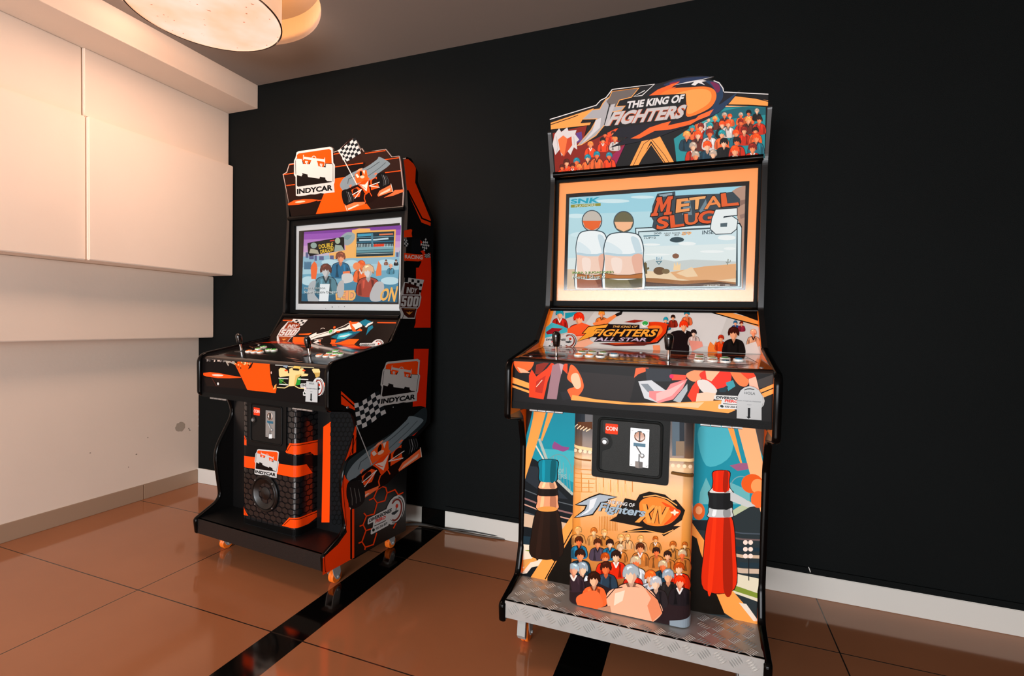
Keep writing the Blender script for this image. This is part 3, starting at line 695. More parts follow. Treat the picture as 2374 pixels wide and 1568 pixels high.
def racecar(A, dim=False):               # single-seater seen from the front, in the marquee's pixels (A.map may move it)
    o = (lambda h: h) 
    A.poly('#7c8a90', [(930, 790), (990, 700), (1140, 610), (1300, 550), (1460, 440), (1500, 400), (1640, 480), (1630, 530), (1480, 640), (1400, 720), (1100, 830), (990, 890), (940, 850)], sm=True)
    A.line('#4c565a', [(1040, 790), (1050, 720), (1200, 650), (1370, 560), (1500, 470)], 10); A.line('#4c565a', [(1330, 680), (1500, 560), (1590, 480)], 8)
    A.poly('#1a0d0a', [(990, 900), (1120, 830), (1480, 700), (1500, 860), (1700, 880), (1500, 960), (1380, 1060), (1010, 1150)])
    A.poly('#f0642e', [(1140, 650), (1210, 600), (1310, 590), (1330, 690), (1360, 720), (1160, 790)]); A.poly('#e8d8cc', [(1150, 660), (1175, 645), (1210, 690), (1180, 705)]); A.poly('#e8d8cc', [(1255, 600), (1290, 595), (1280, 660)])
    A.ell('#1d100c', 1230, 645, 20, 45); A.ell('#f2c8b0', 1250, 690, 32, 22); A.poly('#f3a382', [(1160, 615), (1200, 575), (1255, 560), (1240, 590)])
    A.poly('#f05a28', [(1360, 740), (1470, 680), (1500, 790), (1480, 850), (1380, 880)]); A.poly('#f05a28', [(1090, 880), (1180, 835), (1235, 870), (1210, 980), (1130, 985)])
    A.ell('#24120e', 1430, 760, 42, 52, rot=20); A.ell('#24120e', 1150, 900, 38, 48, rot=20)
    for x, y, w, h in ((1510, 740, 110, 210), (1000, 985, 95, 210)):
        rim = (x-45, y)
        A.poly('#121112', [(x-45, y-90), (x+60, y-110), (x+115, y-30), (x+130, y+60), (x+20, y+110), (x-30, y+60)], sm=True)
        for k in range(4): A.line('#8d8f90' if k == 1 else '#4a4b4c', [(x+20+k*24, y-85+k*6), (x+52+k*24, y+10), (x+45+k*24, y+80-k*10)], 7)
    A.poly('#f0521f', [(1185, 800), (1270, 740), (1350, 730), (1340, 800), (1365, 900), (1300, 950), (1250, 860)]); A.poly('#f3ded2', [(1210, 800), (1290, 800), (1340, 740), (1312, 900)]); A.line('#f0521f', [(1230, 810), (1300, 860)], 8)
    for a, b in (((1350, 820), (1500, 765)), ((1350, 820), (1500, 840)), ((1240, 870), (1105, 950)), ((1240, 870), (1140, 1005))): A.line('#e9e2dc', [a, b], 11)
    A.poly('#f37a4e', [(1470, 950), (1500, 890), (1670, 800), (1690, 900), (1480, 975)]); A.poly('#f6c8b4', [(1490, 960), (1520, 920), (1660, 850), (1650, 890)]); A.line('#e9d8cc', [(1665, 790), (1695, 905)], 8)
    A.poly('#f37a4e', [(1005, 1110), (1130, 1060), (1290, 1050), (1290, 1080), (1030, 1180)]); A.poly('#f6d8c8', [(1040, 1150), (1180, 1090), (1210, 1095), (1050, 1170)]); A.line('#e9d8cc', [(1003, 1100), (1035, 1195)], 7)
    A.line('#ef5a2a', [(1290, 940), (1280, 1000), (1300, 1060)], 12); A.line('#ef5a2a', [(1350, 900), (1390, 970)], 10)
    A.poly('#f07a58', [(1060, 820), (1085, 800), (1100, 808), (1080, 850)]); A.poly('#f07a58', [(1420, 650), (1450, 628), (1470, 640), (1440, 660)])
def flag(A, q, n=6, m=6, lt='#c9cccb', dk='#1b1f21'):   # waving chequered flag in a four-cornered patch
    for i in range(n):
        for j in range(m):
            def P(a, b):
                x, y = bil(q, a/n, b/m); w = math.sin(a/n*5.2)*abs(q[0][1]-q[3][1])*.05; return (x, y+w)
            A.poly(lt if (i+j) % 2 == 0 else dk, [P(i, j), P(i+1, j), P(i+1, j+1), P(i, j+1)])
def quad_on(F, v, c, pts):               # crop pixels -> (u, z) on the plane v = const
    A = Art(F, (0, v, 0), (1, 0, 0), (0, 0, 1)); A.c = c; return [A.st(*p) for p in pts]
# ------------------------------------------------------------------ cabinet one: the fighting game
K = cab_frame(2.687, -.769, .007)
S = Cab()
S.profile = [(.002, .112, .006), (-.004, .166, .012), (.138, .192, .03), (.168, .28, .10), (.165, .62, .05), (.135, .712, .04), (.008, .735, .018), (.006, .905, .035), (.285, .958, .03), (.418, 1.085, .02), (.448, 1.58, .10), (.388, 1.742, .012),
             (.492, 1.742, .02), (.54, 1.692, .02), (.536, 1.652, .02), (.664, 1.52, .012), (.664, .54, .012), (.483, .452, .012), (.483, .09, .005)]
S.trim_n = 62; S.side_mat = mat('#0a0a0a', rough=.3)
S.ins0, S.ins1, S.mq0 = (.303, .944), (.434, 1.082), (.428, 1.585)
S.cp1, S.cp2, S.lip, S.wr = (.030, .915), (.022, .785), .013, .031
S.card = (-.347, .347, 1.114, 1.568); S.card_mat = mat('#ffa257', rough=.3); S.card_label = None
S.kv, S.colw, S.colv, S.st, S.sb = .166, .1725, .062, .176, .124
S.ub = .77; S.brake = True; S.lean = (0, 0, 0)
S.panel_mat = mat('#1a0f0b', rough=.22, coat=.5); S.kick_mat = mat('#20262a', rough=.3); S.step_mat = TREAD; S.step_label = 'silver tread plate step'
def colmat():
    mt = bpy.data.materials.new('column_print'); mt.use_nodes = True; nt = mt.node_tree; b = nt.nodes['Principled BSDF']
    tc = nt.nodes.new('ShaderNodeTexCoord'); sp = nt.nodes.new('ShaderNodeSeparateXYZ'); nt.links.new(tc.outputs['Object'], sp.inputs[0])
    mr = nt.nodes.new('ShaderNodeMapRange'); mr.inputs[1].default_value = .17; mr.inputs[2].default_value = .77; nt.links.new(sp.outputs[2], mr.inputs[0])
    r = nt.nodes.new('ShaderNodeValToRGB'); nt.links.new(mr.outputs[0], r.inputs[0]); el = r.color_ramp.elements
    el[0].position = 0; el[0].color = lin('#1c1718'); el[1].position = 1; el[1].color = lin('#2c2a2b')
    for p, c in ((.10, '#3a2018'), (.22, '#c87a34'), (.40, '#e39038'), (.55, '#eda052'), (.66, '#f0b474'), (.72, '#c89a68'), (.76, '#e6bd8e'), (.80, '#7a5a40'), (.88, '#4a4340')):
        e = el.new(p); e.color = lin(c)
    nt.links.new(r.outputs[0], b.inputs['Base Color']); b.inputs['Roughness'].default_value = .22; b.inputs['Coat Weight'].default_value = .3
    return mt
S.col_mat = colmat()
S.sticks = [(-.242, .111), (.092, .13)]
S.buttons = [(-.177, .228, '#c04a1c'), (-.178, .190, '#3f7a34'), (-.144, .189, '#4f8a3a'), (-.110, .190, '#3f8a3a'), (-.176, .13, '#ff8a1c'), (-.142, .131, '#ff8a1c'), (-.107, .127, '#1c2a30'), (-.072, .167, '#1f86b0'),
             (.179, .222, '#a0481c'), (.178, .184, '#4f7a34'), (.213, .183, '#8a8a3a'), (.248, .182, '#3f8a3a'), (.176, .136, '#b0703a'), (.212, .137, '#b0703a'), (.246, .135, '#24485a'), (.283, .170, '#1f86b0')]
S.start = [(.0, .62)]; S.bolts = [(.003, .238), (-.315, .075), (.33, .06)]
kof = build_cabinet(K, 'arcade cabinet with orange fighting game artwork and a silver tread plate step', S)
tread_bumps(K, S, kof)
SK = S
def kof_linings():                       # orange edging printed on the inner faces of the side panels
    pan = [o for o in kof.children if o.name.startswith('side_panel')]
    for i, sg in enumerate((-1, 1)):
        A = Art(K, (sg*HW, 0, 0), (0, -sg, 0), (0, 0, 1), rough=.3, lift=3e-4)
        for hexc, pts in (('#f48a34', [(.012, .745), (.012, .895), (.03, .912), (.285, .955), (.41, 1.08), (.44, 1.08), (.33, .94), (.10, .88), (.10, .745)]), ('#e8701f', [(.135, .72), (.168, .62), (.168, .28), (.14, .2), (.17, .18), (.17, .74), (.10, .745)]), ('#f48a34', [(.452, 1.59), (.425, 1.65), (.398, 1.735), (.44, 1.735), (.47, 1.60)])):
            A.v, A.f, A.mi, A.mats = [], [], [], []; A.poly(hexc, [(-sg*v, z) for v, z in pts]); A.build('edge_lining', pan[i], 'orange printed edging')
kof_linings()

def kof_marquee():
    a, b = (.428, 1.588), (.388, 1.742); A = art_line(K, a, b); A.c = C1
    sil = [(178, 962), (140, 462), (575, 333), (600, 290), (650, 262), (690, 215), (712, 188), (1095, 140), (1180, 122), (1280, 90), (1400, 68), (1520, 62), (1645, 70), (1600, 95), (1680, 112), (1722, 148), (1738, 186), (1732, 212), (1830, 220), (1885, 195), (1872, 220), (2142, 232), (2108, 822)]
    p2 = [A.st(*q) for q in sil]; th = .006
    bm = bmesh.new(); extrude_profile(bm, p2, lambda p, k: A.O+A.E1*p[0]+A.E2*p[1]-A.N*(th if k else 0))
    mq = bobj('marquee', bm, mat('#d9d6d2', rough=.3), kof)
    lo = [A.st(178, 960), A.st(2108, 820)]; A.clip = [lo[0], lo[1], (lo[1][0], .6), (lo[0][0]-.1, .6)]
    A.poly('#100c0b', sil)
    # right hand group on teal
    A.poly('#2f8a90', [(1275, 640), (1440, 530), (1600, 430), (1690, 345), (1800, 335), (2118, 350), (2105, 820), (1300, 868), (1290, 760)])
    A.poly('#1f5d66', [(1660, 400), (1900, 350), (2118, 350), (2115, 420), (1700, 470)]); A.poly('#4aa6a8', [(1500, 480), (1650, 400), (1700, 470), (1500, 560)])
    sh = ['#1c3a48', '#161413', '#b8341c', '#d8d2cc', '#e06a3a', '#2a6a78', '#5a2a20']; hr = ['#2a1710', '#12100f', '#e8571f', '#f0a860', '#2f8f95', '#b8a898', '#7a2418']
    crowd(A, 3, [(1480, 470, 2060, 395, 8, 42), (1400, 545, 2090, 470, 8, 52), (1350, 630, 2080, 560, 7, 60), (1370, 730, 2080, 650, 5, 66), (1390, 800, 2060, 735, 4, 70)], sh, hr)
    A.poly('#100c0b', [(1300, 868), (2105, 821), (2104, 850), (1300, 900)])
    # left hand group on red
    A.poly('#7a2214', [(165, 590), (480, 520), (450, 640), (850, 540), (905, 590), (700, 715), (830, 690), (740, 880), (720, 915), (190, 955)])
    A.poly('#e2562a', [(640, 560), (860, 535), (820, 640), (660, 640)]); A.poly('#8a1f4a', [(700, 800), (830, 690), (740, 890), (690, 905)]); A.poly('#5c3f7a', [(380, 590), (430, 575), (440, 660), (390, 680)])
    crowd(A, 5, [(600, 600, 830, 570, 3, 40), (480, 690, 760, 650, 3, 50)], ['#e04a20', '#1b1615', '#cfc8c2', '#b83018'], ['#1b1210', '#4a1d10', '#e88a4a'])
    A.poly('#d8d4d2', [(165, 690), (185, 600), (225, 545), (245, 580), (300, 535), (310, 570), (385, 560), (372, 600), (410, 650), (385, 670), (390, 740), (360, 720), (330, 790), (290, 740), (250, 800), (230, 740), (190, 790)])
    A.poly('#ef7a4a', [(215, 650), (262, 610), (300, 640), (338, 620), (345, 700), (300, 760), (270, 805), (235, 760)]); A.poly('#b8482a', [(300, 640), (338, 620), (345, 700), (300, 760), (270, 805), (290, 700)]); A.line('#b9b4b4', [(200, 620), (215, 720), (200, 770)], 6); A.line('#b9b4b4', [(360, 620), (365, 700)], 6)
    crowd(A, 8, [(260, 850, 720, 790, 5, 58), (230, 920, 460, 885, 3, 46)], ['#e04a20', '#1b1615', '#cfc8c2', '#d86a3a', '#3a8a98'], ['#1b1210', '#4a1d10', '#e88a4a', '#2a7f90'])
    A.poly('#100c0b', [(175, 962), (720, 915), (860, 905), (860, 930), (180, 990)])
    # wedges of plain orange
    A.poly(ORANGE, [(148, 495), (545, 362), (435, 468), (520, 486), (505, 516), (150, 556)]); A.line('#120d0b', [(148, 513), (330, 452), (400, 425)], 7); A.poly('#120d0b', [(440, 465), (560, 440), (540, 490), (420, 500)])
    A.poly(ORANGE, [(1725, 238), (2138, 290), (2136, 340), (1960, 330), (1690, 325)]); A.line('#120d0b', [(1840, 242), (2010, 268), (2138, 300)], 8); A.poly('#f6b88a', [(1640, 350), (1760, 338), (1960, 345), (1800, 350)])
    A.poly(ORANGE, [(864, 908), (985, 655), (1130, 585), (1284, 870), (1212, 880), (1066, 662), (942, 904)]); A.line('#120d0b', [(895, 905), (1000, 690), (1068, 640), (1190, 790), (1242, 876)], 5); A.line(ORANGE, [(925, 903), (1068, 690), (1200, 880)], 8)
    # flame ring
    A.poly('#14101a', [(1000, 280), (1050, 215), (1110, 165), (1280, 95), (1450, 68), (1640, 72), (1560, 92), (1680, 115), (1725, 160), (1735, 220), (1830, 225), (1885, 197), (1780, 320), (1640, 430), (1500, 500), (1300, 560), (1100, 640), (690, 722), (860, 630), (700, 620), (900, 400)])
    A.poly('#1f3550', [(1560, 110), (1660, 125), (1715, 180), (1725, 260), (1690, 330), (1850, 225), (1700, 390), (1560, 440), (1640, 330), (1660, 230), (1620, 160)], sm=True); A.poly('#23304e', [(1180, 150), (1300, 100), (1450, 78), (1600, 76), (1450, 110), (1300, 150)], sm=True)
    A.poly('#6a2148', [(1610, 120), (1680, 140), (1700, 190), (1670, 220), (1640, 170)], sm=True); A.poly('#7a1f3c', [(1240, 130), (1330, 112), (1310, 140), (1230, 165)])
    A.poly('#ef6a2c', [(1030, 260), (1130, 190), (1260, 140), (1330, 120), (1250, 175), (1300, 165), (1180, 240), (1060, 265)]); A.poly('#f08038', [(1140, 270), (1230, 190), (1420, 170), (1570, 165), (1650, 200), (1660, 280), (1590, 370), (1400, 440), (1370, 330)], sm=True); A.poly(ORANGE, [(1290, 240), (1400, 200), (1540, 185), (1615, 220), (1600, 310), (1480, 390), (1400, 410), (1390, 300)], sm=True)
    A.poly('#f26a2e', [(880, 640), (960, 600), (1050, 540), (1170, 500), (1250, 480), (1220, 520), (1400, 480), (1560, 430), (1430, 510), (1250, 555), (1100, 570), (960, 640)]); A.poly('#f2703a', [(1500, 430), (1640, 370), (1600, 430), (1450, 490)])
    A.poly('#e4e2e0', [(1435, 148), (1470, 112), (1540, 105), (1575, 112), (1530, 122), (1560, 150), (1500, 130), (1470, 155)]); A.poly('#d8d6d8', [(1280, 150), (1400, 120), (1540, 95), (1640, 72), (1580, 90), (1440, 125)]); A.line('#dcdada', [(1640, 110), (1690, 130), (1725, 180), (1730, 210)], 9)
    # lettering plate and the F
    A.poly('#0d0908', [(640, 300), (700, 200), (950, 175), (985, 250), (1385, 228), (1390, 330), (1400, 340), (1365, 465), (760, 540), (560, 640), (400, 705), (520, 560)])
    F_ = [(712, 212), (948, 182), (885, 258), (775, 285), (742, 350), (822, 345), (795, 378), (715, 392), (690, 400), (650, 500), (560, 610), (430, 692), (395, 703), (520, 560), (578, 455), (440, 462), (530, 380), (600, 372), (630, 318), (655, 285), (690, 262)]
    A.line('#f0a860', F_, 14, closed=True); A.poly('#a9a8aa', F_); A.poly('#6a625e', [(712, 212), (948, 182), (885, 258), (775, 285), (742, 350), (690, 350), (660, 300), (690, 262)]); A.poly('#d2d0d0', [(560, 470), (610, 450), (600, 540), (480, 650), (430, 690), (530, 570)])
    A.line('#0d0908', [(690, 320), (640, 520)], 10); A.poly('#bdbabb', [(700, 330), (740, 320), (670, 520), (640, 525)])
    A.line('#e6e4e2', [(712, 190), (1098, 142), (985, 245), (905, 256), (1010, 200)], 8); A.line('#e6e4e2', [(140, 465), (565, 335), (605, 290), (655, 265), (712, 190)], 8); A.line('#e6e4e2', [(1735, 214), (2140, 234)], 8)
    A.text('#dcdad8', 'THE KING OF', [(852, 300), (1378, 232), (1352, 308), (838, 368)], bold=.045)
    A.text('#c6c2c0', 'FIGHTERS', [(730, 394), (1404, 326), (1348, 454), (655, 527)], bold=.045, back='#b8562c', bw=.075)
    A.text('#dedcda', 'FIGHTERS', [(698, 443), (1381, 373), (1362, 452), (668, 524)], bold=-.004) if False else None
    A.build('artwork', mq, 'orange and black printed marquee artwork with silver lettering')
kof_marquee()

def kof_screen():
    q = quad_on(K, .4835, C2, [(228, 350), (2075, 215), (2045, 1315), (205, 1325)]); bm = bmesh.new(); box(bm, (q[0][0]+q[3][0])/2, (q[1][0]+q[2][0])/2, .4835, .50, (q[2][1]+q[3][1])/2, (q[0][1]+q[1][1])/2)
    mon = bobj('monitor', bm, mat('#0a0c0e', rough=.15), kof)
    A = Art(K, (0, .4833, 0), (1, 0, 0), (0, 0, 1), emit=1.0, lift=2e-4, clip=None); A.c = C2
    q = [(262, 385), (2040, 265), (2012, 1300), (236, 1314)]
    qs = [A.st(*p) for p in q]; A.clip = [qs[3], qs[2], qs[1], qs[0]]
    A.poly('#9ccfdd', [(200, 300), (2100, 200), (2100, 1400), (200, 1400)]); A.poly('#b4d8e0', [(200, 560), (2100, 480), (2100, 1400), (200, 1400)]); A.poly('#c8e0e4', [(200, 760), (2100, 720), (2100, 1400), (200, 1400)])
    A.poly('#dbe6e4', [(200, 1000), (1000, 960), (1000, 1400), (200, 1400)]); A.poly('#d8bfa4', [(200, 1110), (1000, 1090), (1000, 1400), (200, 1400)])
    for x, y, a, b in ((420, 760, 150, 30), (330, 570, 100, 22), (700, 420, 170, 20), (1000, 380, 120, 16)): A.ell('#cfe6ea', x, y, a, b)
    A.poly('#b58f7c', [(1905, 320), (1950, 290), (2060, 250), (2050, 1320), (2000, 1300), (1990, 700), (1960, 600), (1930, 500)]); A.poly('#8d6c60', [(1960, 420), (2050, 400), (2050, 440), (1980, 470)]); A.poly('#96766a', [(1980, 560), (2050, 540), (2050, 580), (1990, 600)])
    # inset picture
    A.poly('#20282c', [(925, 690), (1985, 640), (2005, 680), (1990, 1290), (960, 1306)]); A.poly('#d6e8ec', [(935, 700), (1975, 650), (1998, 690), (1982, 1285), (965, 1298)]); A.poly('#3a4a50', [(955, 725), (1960, 672), (1962, 1278), (975, 1285)])
    A.poly('#cfe2e6', [(965, 735), (1950, 690), (1942, 1268), (978, 1278)])
    A.poly('#dfe9e8', [(968, 880), (1946, 850), (1942, 1268), (978, 1278)])
    for x, y, a, b in ((1090, 860, 90, 12), (1450, 850, 90, 18), (1850, 790, 90, 26), (1700, 930, 120, 14), (1150, 960, 130, 10), (1880, 900, 60, 14)): A.ell('#eef2f0', x, y, a, b)
    A.poly('#c9cfcc', [(968, 1040), (1150, 1000), (1320, 1030), (1500, 1010), (1946, 1030), (1946, 1120), (970, 1150)])
    A.poly('#ecd2ae', [(970, 1120), (1250, 1140), (1600, 1085), (1945, 1050), (1942, 1275), (978, 1278)]); A.poly('#e2ab7a', [(1280, 1140), (1620, 1080), (1944, 1055), (1943, 1200), (1600, 1240), (1350, 1200)], sm=False)
    A.poly('#efcfa8', [(1500, 1085), (1560, 1180), (1450, 1190), (1340, 1150)]); A.poly('#a06a3c', [(975, 1195), (1150, 1200), (1400, 1225), (1650, 1215), (1942, 1240), (1942, 1275), (978, 1280)]); A.poly('#4f3420', [(975, 1225), (1120, 1245), (1400, 1262), (1780, 1235), (1942, 1262), (1940, 1280), (978, 1284)])
    A.poly('#3c4d54', [(1275, 815), (1300, 790), (1360, 782), (1415, 800), (1408, 825), (1350, 838), (1300, 832)], sm=True)
    for pts in ([(1018, 1155), (1010, 1050), (1028, 1035), (1044, 1050), (1048, 1155)], [(985, 1065), (1000, 1065), (1005, 1095), (1018, 1100), (1015, 1115), (990, 1105)], [(1045, 1095), (1060, 1085), (1070, 1100), (1050, 1118)]): A.poly('#6a5a3a', pts)
    A.line('#8a8f86', [(1858, 1065), (1865, 1005)], 10); A.line('#8a8f86', [(1842, 1030), (1850, 1045), (1885, 1035), (1888, 1015)], 7)
    A.poly('#f7d2a0', [(1310, 1120), (1320, 1040), (1340, 1080), (1350, 1030), (1365, 1070), (1385, 1045), (1380, 1120)]); A.ell('#6f5238', 1170, 1125, 60, 40); A.ell('#7f6a4a', 1235, 1130, 40, 26); A.ell('#8a5f48', 1335, 975, 34, 26)
    A.text('#d8e8ec', 'IN', [(1130, 985), (1208, 982), (1208, 1016), (1130, 1018)], bold=.02, back='#2c6f8c', bw=.06); A.line('#3f6f80', [(1140, 1030), (1192, 1028), (1166, 1060)], 7, closed=True)
    A.text('#37464c', '200', [(1112, 738), (1190, 735), (1190, 755), (1112, 757)]); A.poly('#557a86', [(1010, 768), (1170, 762), (1170, 774), (1010, 780)]); A.text('#37464c', '1UP=2', [(1018, 785), (1135, 780), (1135, 799), (1018, 803)])
    A.text('#4a4238', 'ARMS BOMB', [(1214, 740), (1380, 734), (1380, 750), (1214, 756)]); A.text('#4a4238', '00   20', [(1225, 758), (1365, 752), (1365, 770), (1225, 776)]); A.text('#f0b27a', '59', [(1395, 732), (1495, 727), (1495, 762), (1395, 767)], bold=.03, back='#5a2a18', bw=.06)
    A.text('#2e3e48', 'INSE', [(1605, 718), (1722, 712), (1718, 752), (1602, 758)], bold=.01); A.text('#e0d8c8', 'CREDIT   00', [(1615, 1266), (1880, 1260), (1880, 1276), (1615, 1282)])
    # two plain striped markers stand in for the figures
    for cx, top, w, hd, cap in ((490, 740, 165, 600, '#c3b8ac'), (810, 760, 205, 610, '#6b6548')):
        def bell(y): return w*(.72+.28*math.sin(min(1, (y-top)/330)*math.pi/2))
        def band(c, y0, y1): A.poly(c, [(cx-bell(y0), y0), (cx+bell(y0), y0), (cx+bell((y0+y1)/2), (y0+y1)/2), (cx+bell(y1), y1), (cx-bell(y1), y1), (cx-bell((y0+y1)/2), (y0+y1)/2)])
        A.ell('#46525a', cx, hd+20, 104, 110, n=32); A.ell(cap, cx, hd+20, 94, 100, n=32); A.poly('#e8652f' if cx < 600 else '#f5b98e', [(cx-94, hd+20), (cx+94, hd+20), (cx+70, hd+86), (cx, hd+118), (cx-70, hd+86)])
        out = [(cx-w*.35, top-24), (cx+w*.35, top-24), (cx+w*.8, top+10), (cx+w, top+130), (cx+w*.98, 1000), (cx+w*.95, 1330), (cx-w*.95, 1330), (cx-w*.98, 1000), (cx-w, top+130), (cx-w*.8, top+10)]
        A.poly('#33434c', smooth_loop(out)); inn = smooth_loop([(cx+(x-cx)*.955, y+9) for x, y in out]); A.poly('#eef3f3', inn)
        def band(c, y0, y1): A.poly(c, [(cx-w*.93, y0), (cx-w*.3, y0+16), (cx+w*.3, y0+16), (cx+w*.93, y0-4), (cx+w*.91, y1), (cx-w*.91, y1)])
        A.poly('#c9dbe2', [(cx+w*.35, top+30), (cx+w*.7, top+40), (cx+w*.9, top+160), (cx+w*.9, 930), (cx+w*.45, 950), (cx+w*.6, top+200)], sm=True); A.poly('#dbe8ec', [(cx-w*.85, 830), (cx-w*.2, 900), (cx-w*.1, 955), (cx-w*.85, 940)], sm=True)
        band('#b9d0da', 938, 985); band('#f3cfbb', 962, 1180); A.poly('#e9b39c', [(cx+w*.4, 985), (cx+w*.9, 965), (cx+w*.88, 1160), (cx+w*.6, 1165)], sm=True); A.poly('#f8e0d2', [(cx-w*.6, 1000), (cx-w*.1, 1010), (cx-w*.15, 1140), (cx-w*.5, 1130)], sm=True)
        band('#6a4426', 1148, 1205); band('#b8703a', 1155, 1198); band('#7b714e' if cx > 600 else '#a5654a', 1200, 1300); A.poly('#575036' if cx > 600 else '#7f4630', [(cx+w*.2, 1215), (cx+w*.88, 1205), (cx+w*.88, 1290), (cx+w*.4, 1290)]); band('#f2d4c4', 1292, 1340)
    # title
    A.text('#29a0b8', 'SNK', [(276, 402), (580, 378), (560, 438), (276, 447)], bold=.035); A.poly('#8f8f38', [(276, 458), (578, 440), (578, 470), (276, 487)]); A.text('#dfe3d2', 'PLAYMORE', [(318, 460), (528, 447), (528, 474), (318, 484)], bold=.012)
    A.poly('#3a464e', [(1085, 580), (1100, 470), (1150, 345), (1330, 322), (1332, 365), (1640, 350), (1780, 345), (1910, 325), (1985, 400), (1980, 480), (1760, 530), (1745, 645), (1150, 716), (1095, 690), (1110, 620)]); A.poly('#8fa2ab', [(1165, 355), (1300, 338), (1300, 366), (1180, 380)]); A.poly('#6f8590', [(1480, 400), (1500, 560), (1400, 560), (1420, 430)]); A.poly('#6f8590', [(1640, 400), (1660, 520), (1560, 540)])
    for ch, c, q in (('M', '#e0582c', [(1128, 385), (1318, 368), (1292, 556), (1085, 574)]), ('E', '#f09a5a', [(1345, 402), (1482, 388), (1474, 520), (1334, 540)]), ('T', '#f3aa68', [(1470, 388), (1640, 368), (1604, 496), (1488, 512)]), ('A', '#ee8a4a', [(1640, 384), (1796, 352), (1806, 480), (1622, 504)]), ('L', '#e2602f', [(1790, 346), (1935, 328), (1976, 462), (1798, 478)]),
                     ('S', '#e35a2c', [(1150, 582), (1272, 568), (1262, 692), (1138, 712)]), ('L', '#e35a2c', [(1274, 566), (1402, 554), (1424, 672), (1284, 692)]), ('U', '#e56a36', [(1420, 552), (1572, 536), (1562, 650), (1428, 670)]), ('G', '#e2582a', [(1568, 526), (1728, 510), (1734, 640), (1556, 656)])):
        bo = .018 if ch in 'MA' else .035
        g = [(p[0]+(10 if i in (1, 2) else -10), p[1]+(-9 if i < 2 else 9)) for i, p in enumerate(q)]
        if ch == 'M':
            MP = [(0, 1), (0, .85), (.08, .85), (.14, .2), (.08, .15), (.1, 0), (.35, 0), (.5, .45), (.68, 0), (.95, 0), (.95, .16), (.88, .18), (.9, .85), (1, .85), (1, 1), (.62, 1), (.62, .86), (.7, .84), (.7, .35), (.52, .8), (.45, .8), (.3, .35), (.25, .84), (.33, .86), (.33, 1)]
            MP = [bil(q, *p) for p in MP]; A.line('#1c1412', MP, 20, closed=True); A.poly(c, MP); continue
        A.text('#1c1412', ch, g, bold=bo*1.4); A.text(c, ch, q, bold=bo)
    six = [(1740, 508), (1952, 494), (1952, 562), (1822, 572), (1815, 592), (1902, 575), (1958, 612), (1946, 702), (1892, 746), (1740, 752), (1688, 702), (1702, 600)]
    A.line('#243038', six, 16, closed=True); A.poly('#e6eceb', six, hole=[(1786, 646), (1856, 640), (1852, 680), (1786, 682)]); A.poly('#54646c', [(1786, 646), (1856, 640), (1852, 680), (1786, 682)])
    A.text('#3a3d2c', 'PARA 2 JUGADORES', [(296, 1137), (712, 1127), (712, 1158), (296, 1166)], bold=.02); A.text('#9cc26a', 'PARA 2 JUGADORES', [(292, 1133), (706, 1124), (706, 1154), (292, 1162)], bold=.006)
    A.text('#22302a', 'Metal Slug 6', [(298, 1178), (626, 1170), (626, 1212), (298, 1220)], bold=.02); A.text('#dfe8dc', 'Metal Slug 6', [(292, 1174), (620, 1166), (620, 1208), (292, 1216)], bold=.008)
    A.build('display', mon, 'lit screen showing a desert game title picture')
    bm = bmesh.new(); lathe(bm, [(.002, 0), (.0018, .001)], Vector((.17, .4835, 1.4925)), Vector((0, -1, 0)), 10); bobj('sensor', bm, STEEL, mon)
kof_screen()

